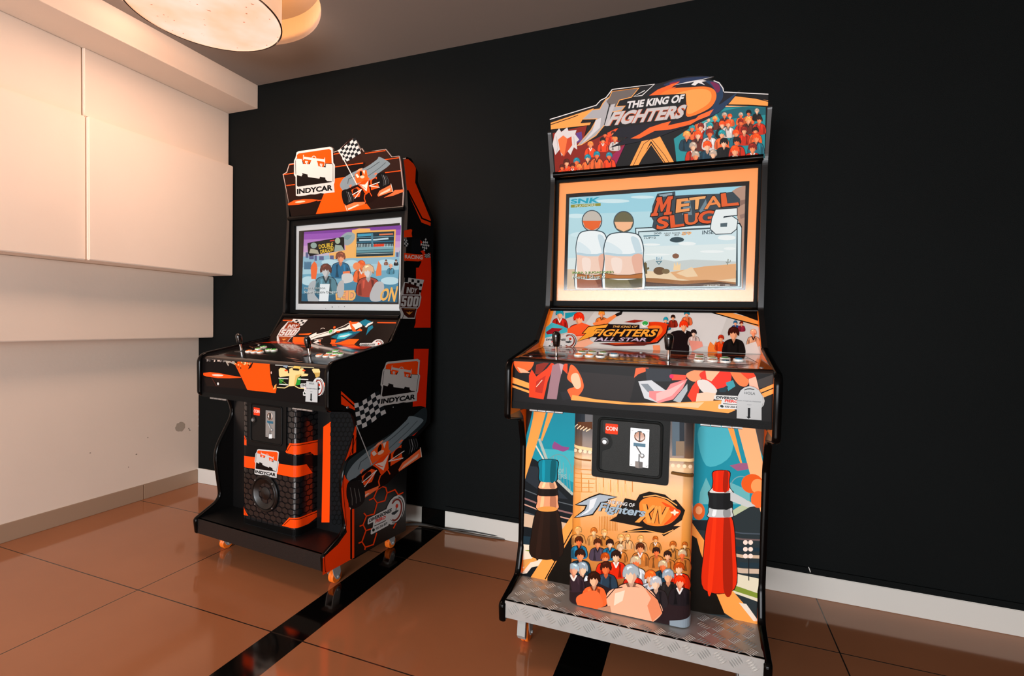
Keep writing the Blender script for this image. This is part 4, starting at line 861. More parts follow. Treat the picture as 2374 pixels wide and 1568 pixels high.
def kof_panel():
    a, b = SK.ins0, (SK.ins1[0], SK.ins1[1]-.006); L = math.hypot(b[0]-a[0], b[1]-a[1]); A = art_line(K, a, b, clip=rectclip(-HW, HW, 0, L)); A.c = C3
    A.poly('#d2cfcb', [(250, 60), (2250, 60), (2250, 560), (250, 520)])
    A.poly('#c2bdb9', [(430, 95), (800, 100), (650, 300), (400, 330)]); A.poly('#dedbd8', [(1400, 130), (1900, 140), (1800, 400), (1500, 420)])
    A.poly('#ff9440', [(395, 60), (460, 60), (448, 105), (350, 420), (250, 520), (290, 420)])
    A.poly(ORANGE, [(1620, 90), (1860, 112), (2050, 160), (2200, 210), (2200, 262), (2000, 196), (1800, 140)]); A.poly('#14100e', [(1870, 100), (2200, 100), (2200, 216), (2050, 160)]); A.line('#14100e', [(1750, 122), (1950, 180), (2200, 246)], 9); A.poly('#14100e', [(1905, 112), (2200, 205), (2200, 190), (1960, 112)])
    figure(A, 495, 140, 58, '#a82a22', '#f3b08a', '#2b93a4'); A.poly('#2b93a4', [(540, 130), (640, 120), (600, 160), (540, 180)]); A.poly('#4fb0bc', [(380, 250), (430, 210), (520, 240), (600, 280), (480, 310), (370, 340)]); A.poly('#8f2028', [(380, 290), (430, 255), (520, 260), (470, 300), (390, 310)])
    figure(A, 655, 180, 78, '#d83a1c', '#f3b08a', '#d8321a'); A.poly('#e8623a', [(560, 260), (680, 210), (760, 240), (700, 310), (560, 330)]); figure(A, 845, 140, 46, '#e07a38', '#f0a070', '#f09a4a'); A.poly('#eb8a52', [(770, 215), (880, 180), (960, 140), (975, 155), (900, 215), (780, 235)]); A.poly('#1f1a19', [(955, 140), (1025, 110), (1010, 145), (970, 160)])
    A.poly('#f3b79a', [(560, 330), (700, 320), (780, 380), (640, 440), (500, 400)]); A.poly('#ee9870', [(1270, 400), (1330, 400), (1340, 480), (1280, 470)])
    for x, y, s, c, h in ((1380, 190, 36, '#2c6f86', '#2b93a4'), (1440, 170, 34, '#8a2a1c', '#2a1812'), (1555, 140, 40, '#d87048', '#2a8090'), (1960, 215, 30, '#2c4f86', '#2a6080'), (2010, 220, 28, '#8a2a3c', '#6a2418')): figure(A, x, y, s, c, '#f3b08a', h)
    figure(A, 1530, 240, 66, '#1c1213', '#f3b08a', '#e23c1a'); A.poly('#1a1112', [(1400, 330), (1460, 280), (1540, 300), (1570, 460), (1430, 460)], sm=True); figure(A, 1612, 300, 44, '#d9c2ba', '#f7d0b8', '#241917'); A.poly('#eaa090', [(1570, 360), (1680, 370), (1690, 410), (1600, 450)])
    A.poly('#ee8a48', [(1730, 420), (1750, 370), (1780, 400), (1800, 360), (1810, 470), (1730, 460)]); figure(A, 1840, 345, 44, '#d84a20', '#f3b08a', '#a83420'); figure(A, 2110, 300, 48, '#d8a080', '#f3a078', '#f0b090'); A.poly('#e2dad4', [(2040, 400), (2130, 370), (2170, 480), (2050, 480)]); figure(A, 1945, 305, 82, '#171312', '#f3b08a', '#3a1610')
    # title
    A.poly('#8a2418', [(1030, 208), (1120, 188), (1200, 196), (1120, 215)]); A.poly('#d8421c', [(1180, 230), (1290, 205), (1400, 230), (1380, 300), (1310, 370), (1200, 390), (1320, 290)], sm=True); A.poly('#f08038', [(1230, 250), (1330, 240), (1350, 290), (1280, 340)], sm=True); A.line('#1a1010', [(1400, 235), (1385, 300), (1310, 380), (1150, 400)], 12)
    A.poly('#1a1112', [(690, 330), (760, 245), (900, 225), (1160, 230), (1160, 262), (1330, 262), (1300, 335), (1250, 375), (770, 372), (800, 335)])
    A.line('#d8d4d0', [(770, 372), (800, 336)], 12)
    A.text('#e2b070', 'THE KING OF', [(942, 236), (1146, 238), (1136, 257), (930, 255)], bold=.02)
    fz = [(735, 250), (900, 228), (880, 255), (800, 262), (780, 285), (840, 285), (760, 330), (640, 370), (720, 300), (690, 300)]
    A.line('#1a1112', fz, 12, closed=True); A.poly('#f0a848', fz)
    A.text('#f2ab4e', 'FIGHTERS', [(800, 266), (1322, 268), (1284, 330), (752, 326)], bold=.03, back='#1a1112', bw=.06)
    A.text('#cbb6c8', 'ALL STAR', [(812, 336), (1236, 340), (1216, 370), (786, 366)], bold=.02)
    A.poly('#5a2420', [(820, 388), (960, 380), (1140, 372), (1280, 380), (1200, 405), (960, 408)]); A.poly('#c8502a', [(900, 388), (1080, 378), (1140, 385), (960, 396)])
    diversiones(A, [(368, 300), (645, 300), (640, 425), (372, 425)], False)
    A.build('artwork', kof, 'pale grey printed panel artwork with gold lettering')
kof_panel()

def kof_control():
    a, b = SK.cp1, SK.ins0; a2 = (a[0]+.012, a[1]+.012*(b[1]-a[1])/(b[0]-a[0])); L = math.hypot(b[0]-a2[0], b[1]-a2[1]); A = art_line(K, a2, b, clip=rectclip(-HW, HW, 0, L), rough=.1, coat=1.0, spec=.5)
    r = random.Random(4); A.c = None
    A.poly('#2a140c', [(-.36, 0), (.36, 0), (.36, .3), (-.36, .3)])
    for k in range(110):
        u, t = r.uniform(-.36, .36), r.uniform(-.01, .27); l, w = r.uniform(.03, .10), r.uniform(.004, .014); an = r.uniform(-.35, .25)
        c = r.choice(['#c8521f', '#9a3a18', '#e07a44', '#1c0f0a', '#1c0f0a', '#3a2016', '#b8604a', '#5a2a1a', '#e8966a' if abs(u) > .1 else '#2a140c'])
        dx, dy = math.cos(an), math.sin(an); A.poly(c, [(u-l*dx, t-l*dy), (u+.2*l*dx-w*dy, t+.2*l*dy+w*dx), (u+l*dx, t+l*dy), (u-w*-dy*.7, t-w*dx*.7)])
    A.poly('#e8843c', [(.28, .0), (.36, .0), (.36, .25), (.31, .2), (.33, .1)]); A.poly('#ff9440', [(-.36, 0), (-.345, 0), (-.335, .27), (-.36, .27)])
    A.build('artwork', kof, 'dark printed control panel artwork streaked with orange')
    # apron
    a, b = SK.cp2, (SK.cp1[0]-.002, SK.cp1[1]); L = math.hypot(b[0]-a[0], b[1]-a[1]); A = art_line(K, a, b, clip=rectclip(-HW, HW, 0, L-.008), rough=.3, coat=0); A.c = C3
    A.poly('#131010', [(0, 500), (2400, 560), (2400, 1150), (0, 1000)])
    A.poly('#221d1c', [(660, 620), (1130, 660), (1080, 870), (640, 820)])
    A.poly(ORANGE, [(60, 648), (245, 716), (245, 762), (60, 700)]); A.poly(ORANGE, [(60, 716), (245, 780), (245, 800), (60, 734)])
    A.poly('#ff9440', [(60, 500), (104, 520), (92, 560), (90, 850), (60, 850)])
    A.poly('#f06a38', [(115, 530), (270, 520), (260, 590), (200, 625), (150, 620)], sm=True); A.poly('#f7b090', [(140, 580), (200, 600), (250, 630), (170, 628)])
    A.poly('#e2421a', [(240, 650), (262, 600), (300, 660), (390, 590), (430, 540), (450, 560), (395, 700), (360, 850), (240, 830)]); A.poly('#7a2412', [(300, 560), (420, 530), (330, 640), (290, 640)]); A.poly('#a82c14', [(300, 700), (380, 650), (350, 800), (290, 790)]); A.line('#f2d0b8', [(300, 745), (350, 688)], 6)
    A.poly('#94757c', [(435, 565), (490, 545), (525, 560), (490, 720), (470, 850), (388, 845)]); A.poly('#b8a0a4', [(490, 550), (528, 560), (510, 640)]); A.poly('#e04a20', [(530, 560), (560, 540), (560, 640), (520, 600)])
    A.poly('#ef6a38', [(590, 560), (640, 600), (685, 690), (692, 760), (640, 830), (580, 840), (560, 770), (620, 740), (560, 680), (570, 620)], sm=True); A.poly('#f8c0a0', [(600, 640), (650, 640), (672, 740), (630, 760), (590, 690)], sm=True)
    A.poly('#1c1a1e', [(500, 790), (560, 780), (590, 840), (520, 860)])
    A.poly('#e86a44', [(1130, 590), (1240, 580), (1230, 610), (1150, 640), (1115, 670)]); A.poly('#2a2e34', [(1210, 590), (1430, 600), (1420, 700), (1220, 700)])
    A.poly('#c8cdd0', [(1150, 700), (1260, 690), (1400, 790), (1320, 880), (1200, 840)]); A.poly('#7c868c', [(1170, 720), (1230, 720), (1300, 800), (1230, 790)]); A.poly('#e78a8a', [(1240, 780), (1380, 780), (1420, 720), (1560, 680), (1520, 760), (1440, 850), (1320, 880), (1240, 830)]); A.poly('#f3b8b4', [(1300, 800), (1420, 760), (1540, 700), (1430, 820), (1300, 870)]); A.poly('#e0503c', [(1430, 640), (1560, 650), (1540, 690), (1430, 690)]); A.ell('#c82a5a', 1428, 658, 18, 18); A.poly('#a9b2b4', [(1440, 860), (1560, 720), (1560, 780), (1500, 880)])
    A.poly('#f0986e', [(1550, 640), (1640, 600), (1760, 590), (1660, 690), (1590, 695)], sm=True); A.poly('#e22f14', [(1660, 640), (1740, 600), (1900, 600), (1925, 680), (1880, 740), (1790, 760), (1700, 700)], sm=True); A.poly('#f8b896', [(1710, 610), (1840, 605), (1760, 700), (1720, 680)])
    A.poly('#e23a18', [(1600, 740), (1640, 690), (1670, 710), (1640, 860), (1600, 870), (1560, 820)]); A.poly('#d8d2cc', [(1640, 700), (1720, 690), (1800, 760), (1790, 800), (1690, 790)], sm=True); A.poly('#f4c6ae', [(1640, 800), (1720, 790), (1800, 800), (1770, 870), (1630, 870)])
    A.poly('#f08050', [(1920, 600), (2010, 620), (2070, 690), (2050, 740), (1990, 730), (1930, 650)], sm=True); A.poly('#e2421e', [(1960, 590), (2100, 610), (2130, 660), (2060, 680)]); A.poly('#f3b8a2', [(2070, 680), (2130, 660), (2160, 780), (2080, 770)]); A.poly('#3f8f9a', [(1880, 710), (1940, 690), (1960, 740), (1900, 780)]); A.poly('#15303a', [(1820, 760), (1900, 740), (1880, 790), (1830, 790)])
    A.poly('#3a3634', [(2140, 690), (2280, 640), (2280, 720), (2160, 760)]); A.poly(ORANGE, [(2160, 770), (2280, 720), (2280, 800), (2180, 840)]); A.line('#15110f', [(2170, 800), (2280, 755)], 9)
    A.poly(ORANGE, [(600, 812), (800, 850), (1100, 878), (1400, 880), (1840, 858), (1880, 890), (1960, 940), (1900, 965), (1400, 910), (1000, 890), (590, 856)])
    A.poly('#f7c49a', [(1180, 884), (1500, 884), (1700, 872), (1650, 920), (1300, 900)])
    diversiones(A, [(1783, 755), (2205, 785), (2200, 950), (1783, 928)], False)
    A.build('artwork', kof, 'black printed apron artwork with red and orange shapes')
    # the clear notice hanging at the right
    N = Art(K, (0, SK.cp2[0]-.007, 0), (1, 0, 0), (0, 0, 1), rough=.25, lift=.0004); N.c = D5
    sil = [(885, 1180), (895, 700), (930, 480), (1010, 330), (1130, 240), (1280, 205), (1430, 240), (1570, 340), (1660, 500), (1690, 690), (1640, 860), (1640, 1240)]
    p2 = [N.st(*q) for q in sil]; bm = bmesh.new(); extrude_profile(bm, p2, lambda p, k: N.O+N.E1*p[0]+N.E2*p[1]-N.N*(.0015 if k else 0))
    nt = bobj('notice', bm, mat('#a2a6a6', rough=.3), kof, label='translucent grey notice with a black arrow')
    N.line('#1c1a1c', [(1120, 325), (1200, 290), (1300, 285), (1420, 305)], 26); N.text('#3a3c3e', 'HOLA', [(1125, 370), (1450, 390), (1445, 475), (1125, 445)], bold=.0)
    N.text('#5a5e60', 'PARA TARJETAS, PRESIONE', [(920, 625), (1620, 670), (1620, 710), (920, 660)], bold=.002); N.text('#5a5e60', 'AQUÍ', [(1200, 750), (1330, 760), (1330, 790), (1200, 782)], bold=0)
    N.poly('#17191b', [(1225, 860), (1300, 865), (1290, 1135), (1318, 1140), (1248, 1195), (1180, 1128), (1222, 1130)]); N.build('print', nt)
    bm = bmesh.new(); lathe(bm, [(.0065, 0), (.006, .004), (.004, .006), (.0005, .0065)], Vector((.283, SK.cp2[0]+.003, .793)), Vector((0, -1, 0)), 16); bobj('bolt', bm, mat('#3a3632', rough=.3, metal=.8), kof, smooth=True)
kof_control()

def kof_kick():
    A = Art(K, (0, SK.kv, 0), (1, 0, 0), (0, 0, 1), clip=rectclip(-HW, HW, SK.st, SK.cp2[1]-.023), rough=.35, coat=0); A.c = C4; A.poly('#171b1e', [(100, 60), (2300, 160), (2300, 1900), (100, 1900)])
    # left picture
    A.poly('#2a8a9b', [(100, 60), (640, 100), (640, 1700), (100, 1700)]); A.poly('#4fa9b4', [(330, 500), (640, 520), (640, 800), (450, 700)])
    A.poly('#171b1e', [(100, 560), (230, 560), (300, 600), (450, 730), (640, 930), (640, 1700), (100, 1700)]); A.poly('#2a3036', [(190, 640), (300, 650), (420, 780), (560, 920), (400, 900), (200, 760)])
    A.line('#aeb8b0', [(320, 420), (430, 720), (600, 880)], 22); A.line('#d8d8c8', [(290, 470), (420, 700)], 12)
    for k in range(6): A.line('#7fa0a2', [(440+k*26, 560+k*k*6), (450+k*26, 740+k*26)], 4)
    A.arc('#6f9a9e', 480, 700, 110, 150, 8, 200, 360)
    A.text('#8fb0b2', 'OF', [(480, 665), (525, 668), (525, 705), (480, 702)]); A.text('#8fb0b2', 'ERS', [(478, 708), (548, 714), (548, 752), (478, 746)])
    for y, c, w in ((830, '#5a6266', 8), (900, '#8a6a68', 14), (950, '#c8a090', 10), (1020, '#3a444a', 30), (1060, '#d8b8a0', 16)): A.line(c, [(170, y), (400, y+90), (640, y+150)], w)
    A.poly('#cdb59c', [(170, 1030), (400, 1080), (600, 1130), (600, 1200), (400, 1180), (170, 1140)]); A.poly('#20303a', [(170, 1220), (600, 1270), (600, 1330), (170, 1290)]); A.poly('#e8dcc8', [(170, 1290), (560, 1320), (560, 1420), (170, 1500)]); A.poly('#8a9a48', [(200, 1340), (420, 1330), (300, 1370)]); A.poly('#d8a060', [(180, 1420), (330, 1400), (260, 1470), (170, 1480)])
    A.poly(ORANGE, [(600, 1040), (510, 1170), (240, 1580), (400, 1600), (640, 1200)]); A.line('#171310', [(600, 1160), (370, 1580)], 9); A.poly('#17130f', [(600, 1200), (390, 1560), (380, 1700), (700, 1700)]); A.poly(ORANGE, [(400, 1250), (170, 1510), (170, 1545), (430, 1255)])
    A.poly('#f0dcc8', [(250, 1440), (300, 1430), (220, 1530), (170, 1540)])
    A.poly(ORANGE, [(285, 110), (400, 118), (320, 400), (180, 830), (150, 830), (200, 560), (270, 250)]); A.poly(ORANGE, [(415, 120), (475, 120), (345, 440), (335, 420)]); A.poly('#2a1a14', [(190, 100), (280, 110), (250, 260), (190, 480)]); A.poly('#e8702c', [(60, 100), (200, 110), (200, 420), (180, 900), (150, 1560), (60, 1560)])
    A.poly('#87507f', [(428, 480), (445, 440), (512, 482), (570, 490), (562, 510), (520, 526), (432, 500)])
    # a plain skittle of the same size and colours where the left figure stood
    def skittle(cx, lean, bands):        # bands: (y0, y1, half width top, half width bottom, colour)
        X = lambda y: cx+lean*(y-700)
        for y0, y1, a, b, c in bands:
            mid = max(a, b)*1.04; A.poly('#120d0b', smooth_loop([(X(y0)-a-6, y0-5), (X(y0)+a+6, y0-5), (X((y0+y1)/2)+mid+6, (y0+y1)/2), (X(y1)+b+6, y1+5), (X(y1)-b-6, y1+5), (X((y0+y1)/2)-mid-6, (y0+y1)/2)], 4))
        for y0, y1, a, b, c in bands:
            mid = max(a, b)*1.04; A.poly(c, [(X(y0)-a, y0), (X(y0)+a, y0), (X((y0+y1)/2)+mid, (y0+y1)/2), (X(y1)+b, y1), (X(y1)-b, y1), (X((y0+y1)/2)-mid, (y0+y1)/2)], sm=True)
            A.poly(tone(c, .72), [(X(y0)+a*.35, y0+4), (X(y0)+a*.9, y0+6), (X(y1)+b*.9, y1-6), (X(y1)+b*.3, y1-4)], sm=True); A.poly(tone(c, 1.22), [(X(y0)-a*.7, y0+10), (X(y0)-a*.4, y0+8), (X(y1)-b*.45, y1-10), (X(y1)-b*.75, y1-12)], sm=True)
    skittle(395, -.02, [(1000, 1390, 72, 118, '#241812'), (880, 1000, 70, 80, '#eda27e'), (820, 890, 66, 72, '#1d1512'), (760, 830, 40, 66, '#f2b490'), (600, 770, 70, 62, '#1f7686')]); A.ell('#d89a58', 390, 1000, 84, 22)
    # right picture
    A.poly('#2a8a9b', [(1560, 160), (2300, 200), (2300, 1900), (1560, 1900)]); A.poly('#57b0bc', [(1640, 330), (1900, 300), (1900, 560), (1700, 640)], sm=True)
    A.poly('#6fb0b4', [(1650, 860), (1700, 740), (1760, 870), (1900, 780), (2060, 850), (2060, 960), (1640, 960)]); A.arc('#7aa0a4', 1990, 830, 90, 100, 8, 180, 340)
    A.poly('#2c3436', [(1560, 1090), (1760, 1090), (1900, 1040), (2300, 900), (2300, 1900), (1560, 1900)]); A.poly('#b8c2a4', [(1840, 1060), (2050, 930), (2100, 960), (1900, 1075)]); A.poly('#1a1f24', [(1560, 1090), (1720, 1100), (1700, 1180), (1560, 1160)])
    for y, c, w in ((1180, '#4a545c', 10), (1230, '#6a5a58', 14), (1310, '#20303a', 30), (1370, '#c8b098', 26), (1440, '#26343c', 40), (1490, '#c8b4a0', 40), (1560, '#28343c', 22)): A.line(c, [(1760, y-20), (2000, y+20), (2250, y+30)], w)
    A.c = C5
    A.poly('#e0d8c0', [(1720, 330), (2230, 440), (2230, 640), (1900, 520)]); A.poly('#7f8f40', [(1850, 440), (2200, 560), (2200, 600), (1950, 520)]); A.poly(ORANGE, [(1600, -60), (1640, 0), (1730, 130), (1800, 330), (1860, 420), (2180, 790), (2030, 800), (1880, 700), (1780, 480), (1630, 420)]); A.poly('#17130f', [(1600, 60), (1660, 100), (1720, 330), (1790, 480), (1890, 720), (1600, 700)]); A.line('#17130f', [(1635, 95), (1720, 300)], 10); A.poly('#e8dccc', [(2000, 620), (2060, 630), (2160, 770), (2120, 770)])
    A.c = C4
    A.poly(ORANGE, [(1845, 235), (1905, 240), (2005, 650), (1990, 640)]); A.poly('#f9b98a', [(1935, 235), (2085, 240), (2200, 760), (2200, 1060), (2160, 1060), (2060, 700)]); A.poly('#4a3f3a', [(2085, 240), (2200, 250), (2200, 640), (2150, 520)]); A.poly('#e8702c', [(2195, 200), (2300, 200), (2300, 1700), (2175, 1700), (2178, 800)])
    A.poly('#96607e', [(1895, 640), (1980, 620), (2040, 620), (2050, 670), (1960, 685)])
    A.ell('#d8602c', 2080, 790, 90, 80); A.ell('#f2a068', 2125, 810, 55, 60); A.ell('#e0703c', 2130, 920, 60, 70); A.ell('#d86a38', 1640, 1020, 50, 70); A.ell('#f2b080', 1640, 1010, 28, 34)
    # and one where the right figure stood
    skittle(1825, -.02, [(1055, 1660, 84, 125, '#d2351a'), (985, 1065, 80, 92, '#c6cac8'), (850, 995, 88, 80, '#191a1c'), (815, 865, 46, 80, '#e2dcd6'), (690, 850, 62, 60, '#d23014')]); A.poly('#c6cac8', [(1900, 850), (2010, 910), (2110, 975), (2040, 985), (1900, 930)]); A.c = C5
    for i in range(2):
        for j in range(3): A.ell('#f3ded0', 2053+i*42, 132+j*55, 19, 19); 
    A.line('#1a1a1c', [(2080, 262), (2080, 440)], 7)
    A.build('artwork', kof, 'printed stadium scene with orange beams on the kick panel')
kof_kick()

def column_section(S):
    hw, r = S.colw, .032; P = round_poly([(-hw, S.kv, 0), (-hw, S.colv, r), (hw, S.colv, r), (hw, S.kv, 0)], 8); return P
def kof_column():
    lo, hi = SK.st+.003, SK.cp2[1]-.024; A = Art(K, (0, SK.colv, 0), (1, 0, 0), (0, 0, 1), clip=rectclip(-.26, .26, lo, hi), rough=.3, coat=0); A.set_wrap(column_section(SK)); A.c = C4
    # night skyline at the top, glowing town below
    for x, y, w, h, c in ((610, 170, 90, 140, '#2a3036'), (700, 190, 60, 120, '#6a6a6c'), (640, 280, 120, 60, '#5a3a28'), (1420, 230, 60, 330, '#5c6a74'), (1480, 240, 40, 320, '#30363c'), (1450, 440, 70, 120, '#8a7a68'), (900, 180, 260, 40, '#3a3a3c')): A.rect(c, x, y, x+w, y+h)
    for k in range(5): A.line('#f0d8b8', [(612+k*24, 330+k*7), (640+k*26, 300+k*9)], 9)
    A.line('#f3d3a4', [(600, 470), (700, 500), (760, 510)], 26); A.line('#f3d3a4', [(1400, 590), (1530, 595), (1600, 590)], 26)
    for k in range(4): A.ell('#fbe4c4', 620+k*40, 515+k*5, 15, 15); A.ell('#fbe4c4', 1425+k*48, 640+k*3, 16, 16)
    A.line('#8a5a30', [(600, 570), (750, 600)], 14); A.line('#6a4a28', [(1410, 700), (1600, 715)], 22); A.line('#3a2c1c', [(1420, 690), (1590, 705)], 7)
    for k in range(9): A.line('#c98a48', [(610+k*60, 640+(k % 3)*60), (612+k*60, 860)], 6)
    for k in range(6): A.line('#d49452', [(610, 660+k*38), (800-k*8, 680+k*36)], 5)
    for k in range(8): A.line('#f8cc94', [(820+k*36, 790+(k % 2)*30), (822+k*36, 900)], 10)
    for k in range(12): A.line('#b8772c', [(820+k*13, 1060), (822+k*13, 1180)], 4)
    # title: flame medallion, silver first word, roman numerals
    fl = [(1030, 910), (1120, 930), (1150, 880), (1230, 855), (1360, 880), (1420, 930), (1450, 920), (1500, 980), (1525, 1010), (1500, 1090), (1430, 1140), (1490, 1140), (1350, 1225), (1320, 1195), (1000, 1192), (1180, 1150), (900, 1095), (960, 1060)]
    A.poly('#15100d', fl); A.poly('#e88a44', [(1150, 950), (1240, 900), (1360, 920), (1450, 990), (1480, 1040), (1400, 1120), (1280, 1140), (1180, 1100)], sm=True); A.poly('#d8562a', [(1330, 940), (1440, 990), (1490, 1020), (1440, 1090), (1350, 1130), (1420, 1040)], sm=True); A.line('#f0b070', [(1180, 900), (1280, 885), (1380, 915), (1460, 970)], 9); A.line('#e8a868', [(1050, 1185), (1200, 1175), (1350, 1205), (1430, 1170)], 8); A.ell('#fde8d0', 1440, 1028, 34, 10); A.ell('#fde8d0', 1440, 1028, 10, 26)
    A.text('#efa058', 'XIV', [(1170, 955), (1400, 985), (1380, 1125), (1110, 1110)], bold=.05, back='#2a140c', bw=.085)
    fz = [(740, 910), (820, 880), (960, 900), (890, 915), (880, 935), (830, 940), (800, 985), (760, 1040), (620, 1068), (700, 1010), (720, 965), (630, 962), (700, 930)]
    A.line('#15100d', fz, 22, closed=True); A.poly('#a9b4bc', fz); A.poly('#dfe4e6', [(740, 925), (800, 905), (770, 985), (720, 1030), (660, 1055), (730, 1000)])
    A.text('#e3e3e1', 'THE KING OF', [(885, 922), (1112, 955), (1106, 985), (878, 950)], bold=.02, back='#15100d', bw=.06)
    A.text('#9fb0bb', 'Fighters', [(835, 945), (1215, 1000), (1180, 1085), (800, 1035)], bold=.03, back='#15100d', bw=.07)
    # the crowd below, plain busts in printed colours
    A.c = C5; hz = ['#4a2412', '#2a1710', '#a84a1c', '#c9b090']
    crowd(A, 11, [(650, 30, 1600, 160, 9, 46)], ['#d8a878', '#c89058', '#b87a40'], ['#b86a30', '#a85c28', '#d8a468'], ['#f2c898', '#e8b078'])
    crowd(A, 12, [(650, 110, 1600, 250, 8, 58)], ['#d63a1c', '#2a6a88', '#c9ccd0', '#4a3f4c', '#24425a', '#b8743c'], hz)
    crowd(A, 13, [(660, 220, 1580, 330, 6, 72)], ['#c93018', '#1f3a48', '#d3d6d8', '#20181a'], hz)
    crowd(A, 14, [(680, 330, 1560, 440, 5, 84)], ['#23201f', '#c8cbd0', '#b8281a', '#2b3a48'], ['#27130d', '#e26a30', '#9aa6ae', '#3a1a10'])
    A.poly('#2a1f20', [(600, 480), (800, 430), (1000, 520), (1350, 560), (1620, 560), (1620, 900), (600, 800)])
    figure(A, 1130, 390, 120, '#f3b294', '#f7c8ac', '#a4aeb2'); figure(A, 830, 430, 92, '#e86a3c', '#f5b896', '#2f160e'); figure(A, 1330, 460, 84, '#2a2426', '#f5cbb0', '#b9babd'); figure(A, 1520, 450, 78, '#211c1f', '#f3a482', '#d83a1a'); figure(A, 670, 350, 74, '#33262c', '#f0a888', '#9fb4bf')
    A.poly('#f4b597', [(930, 580), (1000, 500), (1250, 500), (1340, 590), (1380, 700), (1230, 800), (1000, 740)], sm=True); A.poly('#d98a66', [(1240, 500), (1340, 590), (1380, 700), (1300, 770), (1260, 640), (1290, 580)]); A.poly('#fbd8c2', [(1000, 540), (1080, 515), (1060, 600), (990, 640)]); A.line('#1a1416', [(930, 580), (1000, 500), (1060, 490)], 7); A.line('#1a1416', [(1250, 500), (1345, 590), (1385, 700)], 7)
    A.poly('#e07044', [(700, 560), (850, 520), (900, 640), (780, 690), (700, 640)], sm=True); A.poly('#b98a70', [(860, 660), (960, 640), (980, 740), (880, 720)]); A.poly('#8d98a0', [(1440, 760), (1620, 700), (1620, 900), (1440, 850)])
    A.build('artwork', kof, 'orange printed town and crowd artwork on the coin column')
kof_column()

